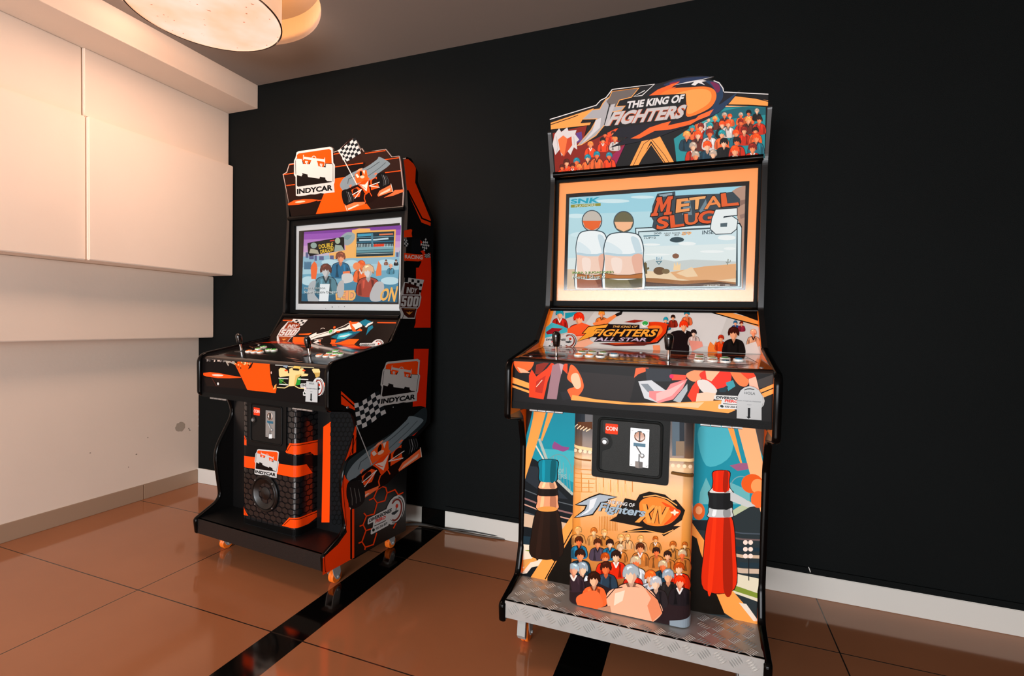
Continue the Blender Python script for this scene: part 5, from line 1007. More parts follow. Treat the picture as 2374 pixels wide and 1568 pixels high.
def coin_door(F, cab, vf, q4, sc_, sticker_q, dark):
    """q4: (u0,u1,z0,z1) of the frame on the column front"""
    u0, u1, z0, z1 = q4; w, h = u1-u0, z1-z0; DK = mat('#141716' if not dark else '#0a0b0b', rough=.5, bump=.25, bscale=900, spec=.15); DK2 = mat('#191c1a' if not dark else '#0b0c0c', rough=.42, bump=.3, bscale=900, spec=.2)
    def rr(a, b, c, d, r): return round_poly([(a, c, r), (b, c, r), (b, d, r), (a, d, r)], 6)
    bm = bmesh.new(); extrude_profile(bm, rr(u0, u1, z0, z1, .010), lambda p, k: (p[0], vf+.002-.007*k, p[1])); fr = bobj('coin_door', bm, DK, cab, smooth=True)
    m = .058*w/.165*1.0; a, b, c, d = u0+.085*w, u1-.10*w, z0+.10*h, z1-.10*h
    bm = bmesh.new(); P = rr(a, b, c, d, .014); sweep(bm, [(p[0], vf-.005, p[1]) for p in P], .0042, .0042, n=8, closed=True, up=Vector((0, 1, 0))); bobj('door_surround', bm, DK, fr, smooth=True)
    # door leaf with the notch around the lock
    lz = z0+.555*h; lu = u0+.17*w; R = .055*w*1.6; x0 = a+.012
    leaf = [(b-.004, c+.004, .010), (b-.004, d-.004, .010), (x0, d-.004, .010), (x0, lz+R*1.5, .008), (lu+R*.9, lz+R*.95, .008), (lu+R*1.25, lz, .012), (lu+R*.9, lz-R*.95, .008), (x0, lz-R*1.5, .008), (x0, c+.004, .010)]
    bm = bmesh.new(); extrude_profile(bm, round_poly(leaf, 6)[::-1], lambda p, k: (p[0], vf-.004-.0035*k, p[1])); bobj('door_leaf', bm, DK2, fr, smooth=True)
    bm = bmesh.new(); lathe(bm, [(R*.62, 0), (R*.62, .0025), (R*.5, .003)], Vector((lu, vf-.005, lz)), Vector((0, -1, 0)), 24); lk = bobj('lock', bm, mat('#070707', rough=.4), fr, smooth=True)
    bm = bmesh.new(); lathe(bm, [(.0068, 0), (.0068, .005), (.006, .0062), (.0035, .0062), (.0032, .0048), (.0008, .0048)], Vector((lu, vf-.007, lz)), Vector((0, -1, 0)), 20); bobj('lock_barrel', bm, STEEL, lk, smooth=True) if False else bobj('lock_barrel', bm, STEEL, fr, smooth=True)
    # coin mechanism face plate
    pu0, pu1, pz0, pz1 = u0+.505*w, u0+.745*w, z0+.235*h, z0+.80*h; pv = vf-.0075; pc = (pu0+pu1)/2; pw, ph = pu1-pu0, pz1-pz0
    bm = bmesh.new(); box(bm, pu0, pu1, pv-.003, pv+.002, pz0, pz1); cp = bobj('coin_plate', bm, STEEL, fr, bevel=.0006, smooth=True)
    bm = bmesh.new(); cz = pz0+.80*ph; lathe(bm, [(.30*pw, 0), (.30*pw, .0025), (.26*pw, .003), (.24*pw, .0005), (.002, .0005)], Vector((pc, pv-.003, cz)), Vector((0, -1, 0)), 28); bobj('coin_entry', bm, CHROME, fr, smooth=True)
    boxo('coin_slot', (pc-.0014, pc+.0014, pv-.0062, pv-.004, cz-.22*pw, cz+.24*pw), mat('#050505', rough=.5), fr)
    boxo('instruction_plate', (pu0+.18*pw, pu1-.18*pw, pv-.0036, pv-.003, pz0+.53*ph, pz0+.62*ph), mat('#1f5f78', rough=.4), fr, label='small blue plate')
    bm = bmesh.new(); d_ = Vector((-.55, 0, .83)); o = Vector((pc+.16*pw, pv-.0045, pz0+.30*ph)); sweep(bm, [o, o+d_*.62*pw], .0024, .0016, n=8, up=Vector((0, 1, 0))); lathe(bm, [(.12*pw, -.002), (.12*pw, .002), (.09*pw, .003)], o, Vector((0, -1, 0)), 20); bobj('reject_lever', bm, STEEL, fr, smooth=True)
    bm = bmesh.new(); box(bm, pc-.0015, pc+.0015, pv-.0034, pv-.003, pz0+.12*ph, pz0+.34*ph); bobj('return_slot', bm, mat('#060606', rough=.5), fr)
    bm = bmesh.new(); extrude_profile(bm, [(pc-.2*pw, pv-.003), (pc, pv-.008), (pc+.2*pw, pv-.003)], lambda p, k: (p[0], p[1], pz0-.02*ph+.16*ph*k)); bobj('coin_return', bm, STEEL, fr)
    for su in (pu0+.005, pu1-.005):
        for sz in (pz0+.006, pz1-.006):
            bm = bmesh.new(); lathe(bm, [(.0026, 0), (.0024, .0012), (.0004, .0016)], Vector((su, pv-.003, sz)), Vector((0, -1, 0)), 12); bobj('screw', bm, STEEL, fr, smooth=True)
    A = Art(F, (0, vf-.0076, 0), (1, 0, 0), (0, 0, 1), lift=.0003); A.c = None
    s0, s1, t0, t1 = sticker_q; A.poly('#e8482a', round_poly([(s0, t0, .002), (s1, t0, .002), (s1, t1, .002), (s0, t1, .002)], 4))
    A.text('#f0e6e0', 'COIN', [(s0+.001, t1-.27*(t1-t0)), (s1-.001, t1-.27*(t1-t0)), (s1-.001, t0+.33*(t1-t0)), (s0+.001, t0+.33*(t1-t0))], bold=.02)
    A.build('coin_sticker', fr, 'orange red sticker reading COIN')
    return fr
_q = quad_on(K, .055, D6, [(105, 110), (1520, 210), (1490, 1470), (95, 1300)])
_u0, _u1 = (_q[0][0]+_q[3][0])/2, (_q[1][0]+_q[2][0])/2; _z0, _z1 = (_q[2][1]+_q[3][1])/2, (_q[0][1]+_q[1][1])/2
_s = quad_on(K, .054, D6, [(345, 330), (570, 350), (570, 530), (345, 515)])
coin_door(K, kof, SK.colv, (_u0, _u1, _z0, _z1), 1, (_s[0][0], _s[1][0], (_s[2][1]+_s[3][1])/2, (_s[0][1]+_s[1][1])/2), False)
# ------------------------------------------------------------------ cabinet two: the racing cabinet
I = cab_frame(1.238, -.700, -.074)
S = Cab()
S.profile = [(.003, .098, .006), (-.004, .158, .015), (.110, .212, .05), (.080, .43, .16), (.170, .59, .08), (.140, .668, .05), (.012, .690, .02), (.010, .860, .045), (.30, .916, .04), (.365, .930, .03), (.440, 1.045, .03), (.462, 1.52, .10), (.440, 1.738, .012),
             (.482, 1.742, .02), (.535, 1.698, .02), (.530, 1.655, .02), (.664, 1.51, .012), (.664, .53, .012), (.483, .452, .012), (.483, .072, .005)]
S.trim_n = 76; S.side_mat = mat('#0d0c0c', rough=.33, spec=.4)
S.ins0, S.ins1, S.mq0 = (.344, .913), (.435, 1.037), (.460, 1.522)
S.cp1, S.cp2, S.lip, S.wr = (.025, .853), (.020, .702), .018, .0255
S.card = (-.3315, .3315, 1.067, 1.488); S.card_mat = mat('#cfd4d4', rough=.3); S.card_label = 'light grey card around the screen'
S.kv, S.colw, S.colv, S.st, S.sb = .166, .159, .059, .160, .098
S.ub = .69; S.brake = False; S.lean = (-.05, .02, 0)
S.panel_mat = mat('#100c0b', rough=.2, coat=.5); S.kick_mat = mat('#0c0b0b', rough=.35); S.step_mat = mat('#0a0a0a', rough=.45, bump=.3, bscale=300); S.step_label = None
S.col_mat = mat('#141618', rough=.2, coat=.4)
S.sticks = [(-.272, .141), (.138, .14)]
S.buttons = [(-.218, .136, '#ff7a1c'), (-.180, .133, '#ff7a1c'), (-.146, .136, '#ff7a1c'), (-.214, .180, '#3fae3a'), (-.143, .175, '#3fae3a'), (-.113, .178, '#3fae3a'), (-.227, .216, '#3fae3a'),
             (.189, .141, '#ff7a1c'), (.229, .139, '#ff7a1c'), (.267, .137, '#ff7a1c'), (.207, .178, '#3fae3a'), (.268, .174, '#3fae3a'), (.240, .178, '#3fae3a'), (.200, .220, '#3fae3a')]
S.start = []; S.bolts = [(-.30, .25)]
SI = S
_a = art_line(I, S.ins0, S.ins1); _a.c = D7; _p = _a.st(1013, 397); _L = math.hypot(S.ins1[0]-S.ins0[0], S.ins1[1]-S.ins0[1]); S.start = [(_p[0], _p[1]/_L)]
indy = build_cabinet(I, 'black arcade cabinet with orange racing car artwork and chequered flag marquee', S)

def indy_marquee():
    A = art_line(I, (.456, 1.524), (.428, 1.735)); A.c = C6
    sil = [(228, 1283), (97, 650), (150, 618), (188, 500), (262, 490), (262, 445), (283, 412), (300, 338), (330, 318), (790, 250), (825, 275), (830, 330), (905, 303), (1060, 150), (1100, 128), (1165, 168), (1230, 300), (1242, 270), (1280, 330), (1590, 283), (1678, 395), (1785, 383), (1802, 460), (1850, 880), (1838, 1143)]
    p2 = [A.st(*q) for q in sil]; bm = bmesh.new(); extrude_profile(bm, p2, lambda p, k: A.O+A.E1*p[0]+A.E2*p[1]-A.N*(.006 if k else 0)); mq = bobj('marquee', bm, mat('#b8a49a', rough=.3), indy)
    A.poly('#20130f', [sil[0]]+[(110, 655), (162, 625), (196, 508)]+[(262, 498), (262, 445), (283, 412), (300, 338), (330, 318), (790, 250), (825, 275), (830, 338), (905, 312), (1060, 150), (1100, 128), (1165, 168), (1225, 310), (1240, 285), (1276, 338), (1585, 292), (1672, 403), (1778, 392), (1790, 460), (1838, 880), (1826, 1146)])
    A.poly('#2c1b16', [(850, 345), (905, 330), (1000, 470), (1060, 420), (1230, 370), (1400, 560), (1300, 900), (860, 940)]); A.poly('#15100f', [(840, 560), (1300, 480), (1240, 640), (850, 720)]); A.poly('#2e1e19', [(1200, 330), (1580, 300), (1660, 410), (1780, 400), (1800, 600), (1400, 640)]); A.poly('#170f0d', [(180, 1090), (640, 1010), (580, 1250), (225, 1282)])
    for p in ([(190, 515), (258, 503)], [(112, 655), (258, 635)], [(150, 815), (275, 800)], [(835, 362), (925, 345)], [(850, 545), (1262, 488)], [(1290, 350), (1585, 308)], [(1500, 450), (1780, 412)], [(1580, 628), (1805, 600)], [(600, 1035), (655, 1025)]): A.line('#ee5a26', p, 12)
    A.poly('#ff5a1c', [(700, 920), (850, 715), (1000, 690), (960, 740), (930, 810), (1000, 880), (1160, 1050), (1300, 1060), (1382, 1168), (570, 1249)])
    A.poly('#f05a28', [(170, 1080), (260, 1030), (400, 1012), (520, 1012), (620, 1022), (500, 1060), (330, 1090), (180, 1100)]); A.ell('#f6c0a8', 350, 1050, 75, 14, rot=-6)
    A.poly('#f4744a', [(1690, 920), (1720, 880), (1848, 872), (1846, 905), (1700, 960), (1560, 990)])
    racecar(A)
    flag(A, [(905, 300), (1150, 128), (1232, 355), (985, 480)])
    A.line('#d8d2cc', [(900, 302), (960, 395), (1175, 805)], 13)
    indycar(A, [(290, 325), (828, 255), (838, 905), (288, 968)])
    A.build('artwork', mq, 'black and orange marquee artwork with a racing car, flag and badge')
indy_marquee()

def indy_screen():
    bm = bmesh.new(); box(bm, -.3125, .3125, .4835, .50, 1.097, 1.463); mon = bobj('monitor', bm, mat('#0a0a0c', rough=.15), indy)
    A = Art(I, (0, .4833, 0), (1, 0, 0), (0, 0, 1), emit=1.0, lift=2e-4); A.c = C7
    q = [A.st(*p) for p in [(364, 325), (1622, 238), (1575, 1240), (330, 1224)]]; A.clip = [q[3], q[2], q[1], q[0]]
    B = lambda c, y0, y1: A.poly(c, [(250, y0+30), (1700, y0-40), (1700, y1-40), (250, y1+30)])
    for c, y0, y1 in (('#7f3f9a', 150, 330), ('#9a55b0', 330, 400), ('#b57cc0', 400, 480), ('#c99ac6', 480, 560), ('#c8b4c4', 560, 620), ('#8fb6c8', 620, 760), ('#a4c8d4', 760, 850), ('#6fa6bc', 850, 980), ('#4c86a0', 980, 1100), ('#2d5f78', 1100, 1300)): B(c, y0, y1)
    A.poly('#f3b264', [(900, 480), (990, 380), (985, 300), (1040, 290), (1080, 280), (1220, 280), (1230, 320), (1060, 330), (1050, 660), (700, 680), (690, 600), (900, 560)]); A.poly('#9aa6a8', [(820, 420), (900, 340), (980, 330), (1030, 370), (1000, 450), (930, 500), (880, 480)], sm=True); A.poly('#7f9a9c', [(860, 400), (920, 360), (990, 370), (930, 430)])
    for x, y, w, h in ((385, 590, 36, 70), (430, 620, 60, 60), (500, 630, 30, 70), (560, 640, 60, 50), (700, 630, 50, 60), (790, 600, 30, 60), (1560, 590, 30, 60), (1600, 570, 30, 80)): A.rect('#5a5f86', x, y, x+w, y+h)
    for x, y, a, b in ((420, 760, 60, 40), (700, 720, 110, 40), (980, 730, 90, 40), (1450, 720, 130, 40), (1480, 960, 120, 50), (420, 960, 90, 60)): A.ell('#b9d6de', x, y, a, b)
    for k in range(6): A.poly('#4f7690', [(365+k*16, 720), (372+k*16, 705), (380+k*16, 720), (382+k*16, 810), (362+k*16, 810)])
    # card with the game's name
    A.poly('#12100f', [(408, 470), (440, 462), (860, 390), (885, 395), (890, 560), (560, 615), (440, 640), (415, 600)]); A.ell('#8fa39a', 490, 500, 40, 38); A.poly('#b0a890', [(430, 600), (450, 540), (540, 560), (560, 610)]); A.ell('#a8b59a', 800, 440, 34, 40); A.poly('#9aa89a', [(755, 580), (770, 490), (850, 500), (885, 560)]); A.poly('#b8301c', [(700, 435), (760, 425), (760, 440), (700, 450)])
    A.text('#efc23a', 'DOUBLE', [(552, 490), (742, 460), (738, 520), (560, 545)], bold=.02); A.text('#efc23a', 'DRAGON', [(572, 560), (748, 515), (742, 575), (580, 612)], bold=.02)
    # inset game picture
    A.poly('#f2b05a', [(1028, 315), (1557, 292), (1542, 648), (1018, 664)]); A.poly('#14303c', [(1048, 338), (1536, 315), (1522, 630), (1040, 648)])
    for p, c, w in (([(1060, 370), (1260, 358)], '#3f9ab8', 34), ([(1340, 360), (1520, 350)], '#d8734a', 20), ([(1050, 400), (1530, 380)], '#6f9aa8', 8), ([(1080, 430), (1300, 425), (1460, 410)], '#b8d0d8', 22), ([(1045, 460), (1528, 445)], '#2f6f88', 14), ([(1045, 545), (1525, 525)], '#7fa8b0', 40), ([(1045, 585), (1525, 565)], '#5f8f98', 30), ([(1045, 612), (1524, 598)], '#c8d8d4', 5)): A.line(c, p, w)
    for k in range(24): A.line('#c8dada', [(1048+k*20, 480), (1050+k*20, 520)], 7)
    A.poly('#d83a1c', [(1268, 485), (1408, 478), (1404, 512), (1268, 518)]); A.poly('#4a7f90', [(1235, 350), (1262, 348), (1262, 520), (1240, 522)])
    # plain busts in place of the painted figures
    for x, y, s, c, h in ((1430, 700, 24, '#9a6a5a', '#2a2a30'), (1560, 700, 26, '#22262c', '#2a2a30'), (1490, 770, 44, '#4f8aa0', '#e8a080')): figure(A, x, y, s, c, '#f0a888', h)
    A.poly('#ef6a34', [(470, 740), (500, 705), (530, 740), (540, 800), (520, 940), (460, 935), (452, 790)]); figure(A, 1110, 760, 92, '#ef6a34', '#f0763f', '#ee5f2a'); A.ell('#f58a54', 1050, 770, 50, 50); A.poly('#ef7a44', [(1300, 840), (1330, 700), (1370, 760), (1370, 890), (1300, 900)])
    figure(A, 840, 660, 110, '#27688c', '#f29a70', '#8a4a34'); A.poly('#f07a48', [(870, 840), (960, 830), (975, 960), (870, 960)]); A.poly('#f2a06a', [(770, 1090), (1020, 1080), (1000, 1215), (780, 1210)]); A.text('#f2b060', 'LE D', [(770, 1090), (1045, 1085), (1030, 1218), (780, 1206)], bold=.03, back='#2a5f7a', bw=.05)
    figure(A, 650, 830, 130, '#57828f', '#c9c6c4', '#6a3a2c'); A.poly('#e4e8e8', [(575, 1000), (700, 1000), (680, 1224), (560, 1224)]); figure(A, 1200, 840, 135, '#a84434', '#d8d4d0', '#e2b48c'); A.poly('#d0ccc8', [(860, 880), (980, 870), (1000, 960), (880, 990)], sm=True); A.poly('#b9b4b2', [(820, 980), (880, 960), (880, 1130), (820, 1180), (790, 1080)], sm=True); A.poly('#b9b6b6', [(1300, 980), (1400, 1000), (1380, 1200), (1250, 1224), (1220, 1140)], sm=True); A.poly('#aeb2b4', [(430, 1010), (520, 960), (500, 1120), (560, 1220), (420, 1224)], sm=True)
    A.text('#f3b258', 'ON', [(1375, 1070), (1592, 1022), (1545, 1235), (1340, 1215)], bold=.03, back='#3f7a90', bw=.05)
    A.text('#22323a', 'PARA 1 JUGADOR', [(376, 1048), (646, 1046), (646, 1074), (376, 1078)], bold=.02); A.text('#cdd6d4', 'PARA 1 JUGADOR', [(372, 1045), (642, 1043), (642, 1071), (372, 1075)], bold=.0); A.text('#22323a', 'Super Double Dragon', [(374, 1094), (800, 1090), (800, 1130), (374, 1134)], bold=.02); A.text('#e2e8e6', 'Super Double Dragon', [(368, 1090), (794, 1086), (794, 1126), (368, 1130)], bold=.004)
    A.build('display', mon, 'lit screen showing a purple and blue game title picture')
    A = Art(I, (0, .4845, 0), (1, 0, 0), (0, 0, 1)); A.c = C7
    for x, y, r in ((730, 1300, 9), (815, 1297, 4), (890, 1294, 6), (645, 1318, 4)):
        p = A.st(x, y); bm = bmesh.new(); lathe(bm, [(r*.00033, 0), (r*.0003, .002)], Vector((p[0], .485, p[1])), Vector((0, -1, 0)), 10); bobj('control_hole', bm, BLACK, indy)
indy_screen()

def indy_panel():
    a, b = SI.ins0, (SI.ins1[0], SI.ins1[1]-.006); L = math.hypot(b[0]-a[0], b[1]-a[1]); A = art_line(I, a, b, clip=rectclip(-HW, HW, 0, L)); A.c = D7
    A.poly('#1d1310', [(-300, 60), (2600, 60), (2600, 900), (-300, 900)])
    for p in ([(125, 183), (312, 183)], [(1858, 224), (2202, 229)]): A.line('#f0602c', p, 18)
    A.poly('#120d0c', [(1860, 235), (2200, 240), (2060, 540), (1500, 650), (1600, 470)])
    A.poly('#f2642a', [(420, 432), (560, 425), (660, 412), (600, 452), (420, 446)]); A.poly('#f2642a', [(320, 488), (530, 490), (540, 655), (330, 610), (300, 560)]); A.poly('#f2642a', [(1000, 540), (1110, 535), (1080, 600), (1350, 525), (1525, 530), (1410, 650), (970, 630)])
    # the long blue, white and orange racing car
    A.poly('#14100f', [(760, 390), (860, 350), (900, 370), (820, 420)]); A.ell('#14100f', 920, 560, 95, 70); A.ell('#14100f', 1590, 420, 95, 75); A.poly('#15110f', [(640, 560), (900, 500), (980, 520), (860, 620), (700, 640)])
    A.poly('#223f58', [(525, 478), (610, 478), (612, 525), (530, 522)]); A.poly('#1c5f74', [(1000, 492), (1120, 432), (1390, 372), (1560, 385), (1420, 460), (1200, 540), (1090, 600), (1120, 525)]); A.poly('#2a3c50', [(1090, 600), (1280, 500), (1530, 400), (1400, 500), (1200, 575)]); A.poly('#4fb3c4', [(1150, 445), (1330, 408), (1405, 432), (1260, 522), (1115, 522)]); A.poly('#cfe6e8', [(1180, 470), (1330, 440), (1370, 446), (1240, 490), (1150, 490)])
    A.poly('#e4dfd8', [(605, 472), (740, 404), (745, 438), (960, 382), (1100, 340), (1240, 282), (1330, 232), (1470, 210), (1565, 232), (1585, 292), (1460, 350), (1330, 345), (1110, 392), (1000, 450), (760, 502), (640, 546)]); A.line('#3a3634', [(640, 510), (760, 460), (960, 400)], 8); A.poly('#2a211e', [(1105, 345), (1240, 292), (1340, 235), (1345, 262), (1280, 312), (1140, 352)]); A.poly('#2a211e', [(1310, 360), (1340, 330), (1345, 370), (1320, 385)])
    A.poly('#f0602c', [(1340, 205), (1370, 195), (1390, 215), (1520, 210), (1480, 242), (1390, 262), (1440, 320), (1470, 390), (1410, 386), (1365, 300)]); A.poly('#f0602c', [(1105, 380), (1180, 375), (1170, 400), (1115, 408)]); A.poly('#f0602c', [(1470, 380), (1540, 330), (1582, 360), (1570, 382)]); A.poly('#f0602c', [(1046, 330), (1060, 292), (1095, 298), (1085, 335)])
    A.poly('#1f6d84', [(1530, 215), (1640, 162), (1770, 215), (1700, 290), (1650, 300), (1570, 255)]); A.poly('#1f6d84', [(1690, 310), (1770, 270), (1785, 320), (1720, 375), (1650, 460)]); A.poly('#d8dcd8', [(1628, 306), (1690, 240), (1785, 206), (1772, 240), (1690, 282), (1665, 312)])
    A.text('#3a4450', 'arrow', [(1440, 262), (1530, 250), (1525, 275), (1438, 284)]) if False else None
    A.poly('#dcd6d0', [(665, 602), (770, 540), (795, 570), (700, 612)]); A.poly('#e8896a', [(770, 548), (830, 540), (810, 590)]); A.line('#cfc6c0', [(700, 545), (860, 520)], 8); A.arc('#c8c0ba', 860, 350, 40, 24, 8, 180, 330)
    indy500(A, [(190, 160), (585, 175), (255, 605), (0, 600)], False)
    diversiones(A, [(1545, 535), (1992, 535), (1960, 740), (1520, 745)], False)
    A.build('artwork', indy, 'dark printed panel with a blue and white racing car')
    # control panel top
    a, b = SI.cp1, SI.ins0; k = .016/(b[0]-a[0]); a2 = (a[0]+.016, a[1]+k*(b[1]-a[1])); L = math.hypot(b[0]-a2[0], b[1]-a2[1]); A = art_line(I, a2, b, clip=rectclip(-HW, HW, 0, L), rough=.1, coat=1.0, spec=.5); r = random.Random(9)
    A.poly('#140d0b', [(-.36, 0), (.36, 0), (.36, .4), (-.36, .4)])
    for k in range(70):
        u, t = r.uniform(-.36, .36), r.uniform(-.01, .32); l, w = r.uniform(.02, .07), r.uniform(.003, .010); an = r.uniform(-.5, .2); c = r.choice(['#0b0808', '#0b0808', '#2a1812', '#6a3020', '#c9a090', '#9a6a58', '#3a2018'])
        dx, dy = math.cos(an), math.sin(an); A.poly(c, [(u-l*dx, t-l*dy), (u+.2*l*dx-w*dy, t+.2*l*dy+w*dx), (u+l*dx, t+l*dy), (u+w*dy*.7, t-w*dx*.7)])
    A.poly('#d8451c', [(-.34, .25), (-.10, .27), (-.08, .29), (-.30, .30)]); A.poly('#d8451c', [(.14, .22), (.30, .24), (.30, .29), (.16, .28)])
    A.build('artwork', indy, 'black printed control panel artwork with pale streaks')
    # apron
    a, b = SI.cp2, (SI.cp1[0]-.002, SI.cp1[1]); L = math.hypot(b[0]-a[0], b[1]-a[1]); A = art_line(I, a, b, clip=rectclip(-HW, HW, 0, L-.011), rough=.3, coat=0); A.c = D8
    A.poly('#120f0f', [(0, 200), (2300, 300), (2300, 1300), (0, 1200)]); A.poly('#1e1513', [(150, 720), (740, 730), (830, 900), (200, 850)])
    for k in range(30):
        x, y = random.Random(k).uniform(170, 480), random.Random(k+50).uniform(380, 450); A.poly(random.Random(k).choice(['#8a8480', '#4a4644', '#1a1616', '#c9b8ac']), [(x, y), (x+20, y-14), (x+14, y+24), (x-6, y+30)])
    A.poly('#a39a90', [(480, 440), (560, 390), (640, 470), (650, 520), (560, 480), (540, 540)]); A.poly('#2a1712', [(580, 400), (640, 370), (730, 430), (680, 460), (610, 450)])
    A.poly('#ff5a1e', [(640, 500), (720, 450), (900, 400), (1000, 395), (1300, 432), (1190, 520), (1200, 680), (1225, 830), (1260, 890), (1300, 880), (1285, 962), (840, 912), (740, 700)])
    r = random.Random(2)
    for k in range(46):
        x = r.gauss(800, 70); y = 480+(x-800)*-.1+r.gauss(0, 34); A.poly(r.choice(['#d8b884', '#8a6038', '#f0dcb0', '#5a3218', '#c98a50', '#3a1e10']), [(x-14, y), (x, y-14), (x+13, y+4), (x, y+16)])
    A.poly('#1c0f0b', [(870, 540), (950, 440), (900, 560), (850, 590)])
    A.poly('#f05a28', [(148, 645), (250, 632), (400, 648), (560, 680), (745, 710), (740, 720), (560, 728), (380, 725), (200, 700), (148, 680)]); A.ell('#f6d0c0', 372, 680, 90, 16, rot=3); A.line('#6a3a30', [(280, 720), (355, 850)], 5)
    A.poly('#17100e', [(1190, 520), (1215, 445), (1330, 440), (1345, 560), (1310, 700), (1335, 850), (1290, 880), (1245, 880), (1205, 700)]); A.ell('#e8c0b0', 1217, 640, 8, 20); A.poly('#e8a060', [(1245, 900), (1270, 840), (1300, 815), (1290, 880), (1260, 905)])
    CR_ = '#e4cd96'
    A.poly('#9aa6b0', [(1280, 480), (1300, 440), (1420, 450), (1400, 500)]); A.poly('#8a98a4', [(1400, 540), (1430, 460), (1510, 470), (1460, 570)]); A.line('#cfd0c8', [(1280, 520), (1400, 525)], 12); A.line('#d8cfa8', [(1480, 545), (1890, 560)], 13)
    A.poly(CR_, [(1335, 590), (1360, 565), (1430, 570), (1480, 620), (1480, 690), (1340, 690)]); A.poly(CR_, [(1855, 590), (1880, 575), (1970, 580), (1985, 620), (1975, 700), (1900, 690)]); A.poly('#b89a5c', [(1880, 640), (1985, 640), (1970, 700), (1920, 720)])
    A.poly('#e8c070', [(1560, 560), (1620, 480), (1650, 452), (1712, 448), (1690, 530), (1660, 590), (1580, 600)]); A.poly('#1a1512', [(1550, 600), (1570, 570), (1650, 575), (1660, 610), (1600, 620)]); A.poly(CR_, [(1498, 580), (1550, 562), (1560, 600), (1650, 610), (1680, 570), (1720, 570), (1740, 640), (1700, 670), (1640, 720), (1590, 850), (1488, 855), (1500, 690)]); A.poly('#cdb070', [(1600, 680), (1720, 650), (1640, 720), (1590, 850), (1570, 850)])
    A.poly(CR_, [(1340, 650), (1500, 650), (1500, 690), (1350, 712)]); A.poly(CR_, [(1690, 650), (1800, 660), (1790, 690), (1690, 700)]); A.ell('#d8502a', 1450, 606, 26, 14); A.ell('#d8502a', 1730, 606, 26, 14)
    A.poly('#2f7a34', [(1340, 735), (1420, 745), (1380, 800), (1440, 820), (1345, 800)]); A.poly('#2f8a3a', [(1630, 720), (1680, 715), (1670, 830), (1600, 840)]); A.line('#8fa860', [(1345, 740), (1460, 820)], 7)
    for p in ([(1332, 727), (1485, 735)], [(1340, 820), (1485, 832)], [(1635, 738), (1800, 750)]): A.line('#d4d6d0', p, 15)
    A.line('#e4cd96', [(1305, 872), (1430, 880), (1490, 850)], 14); A.line('#e4cd96', [(1590, 850), (1650, 882), (1780, 890)], 14); A.ell('#171312', 1850, 700, 60, 70)
    A.poly('#f05a28', [(2040, 800), (2070, 800), (2070, 860), (2040, 855)])
    diversiones(A, [(1665, 712), (2055, 722), (2052, 1012), (1690, 1005)], False)
    A.build('artwork', indy, 'black apron artwork with an orange block and a pale yellow racing car')
    N = Art(I, (0, SI.cp2[0]-.006, 0), (1, 0, 0), (0, 0, 1), rough=.3, lift=.0004); N.c = D8; sil = [(1750, 1095), (1765, 775), (1942, 790), (1938, 1108)]
    p2 = [N.st(*q) for q in sil]; bm = bmesh.new(); extrude_profile(bm, p2, lambda p, k: N.O+N.E1*p[0]+N.E2*p[1]-N.N*(.0012 if k else 0)); nt = bobj('notice', bm, mat('#b9bfc0', rough=.35), indy, label='grey paper notice with a black arrow')
    N.text('#3a4244', 'HOLA', [(1810, 795), (1892, 800), (1890, 828), (1808, 822)]); N.text('#3a4244', 'PARA TARJETAS, PRESIONE', [(1768, 880), (1934, 893), (1934, 908), (1768, 896)]); N.text('#3a4244', 'AQUÍ', [(1825, 930), (1860, 933), (1860, 946), (1825, 943)]); N.poly('#16181a', [(1832, 968), (1852, 970), (1850, 1062), (1862, 1062), (1842, 1092), (1820, 1058), (1830, 1058)]); N.build('print', nt)
    Q = Art(I, (0, SI.cp2[0], 0), (1, 0, 0), (0, 0, 1)); Q.c = D8; p = Q.st(375, 816)
    bm = bmesh.new(); lathe(bm, [(.0062, 0), (.0058, .003), (.003, .005), (.0005, .0055)], Vector((p[0], SI.cp2[0]+.003, p[1])), Vector((0, -1, 0)), 16); bobj('bolt', bm, mat('#d8d8d4', rough=.3), indy, smooth=True)
indy_panel()

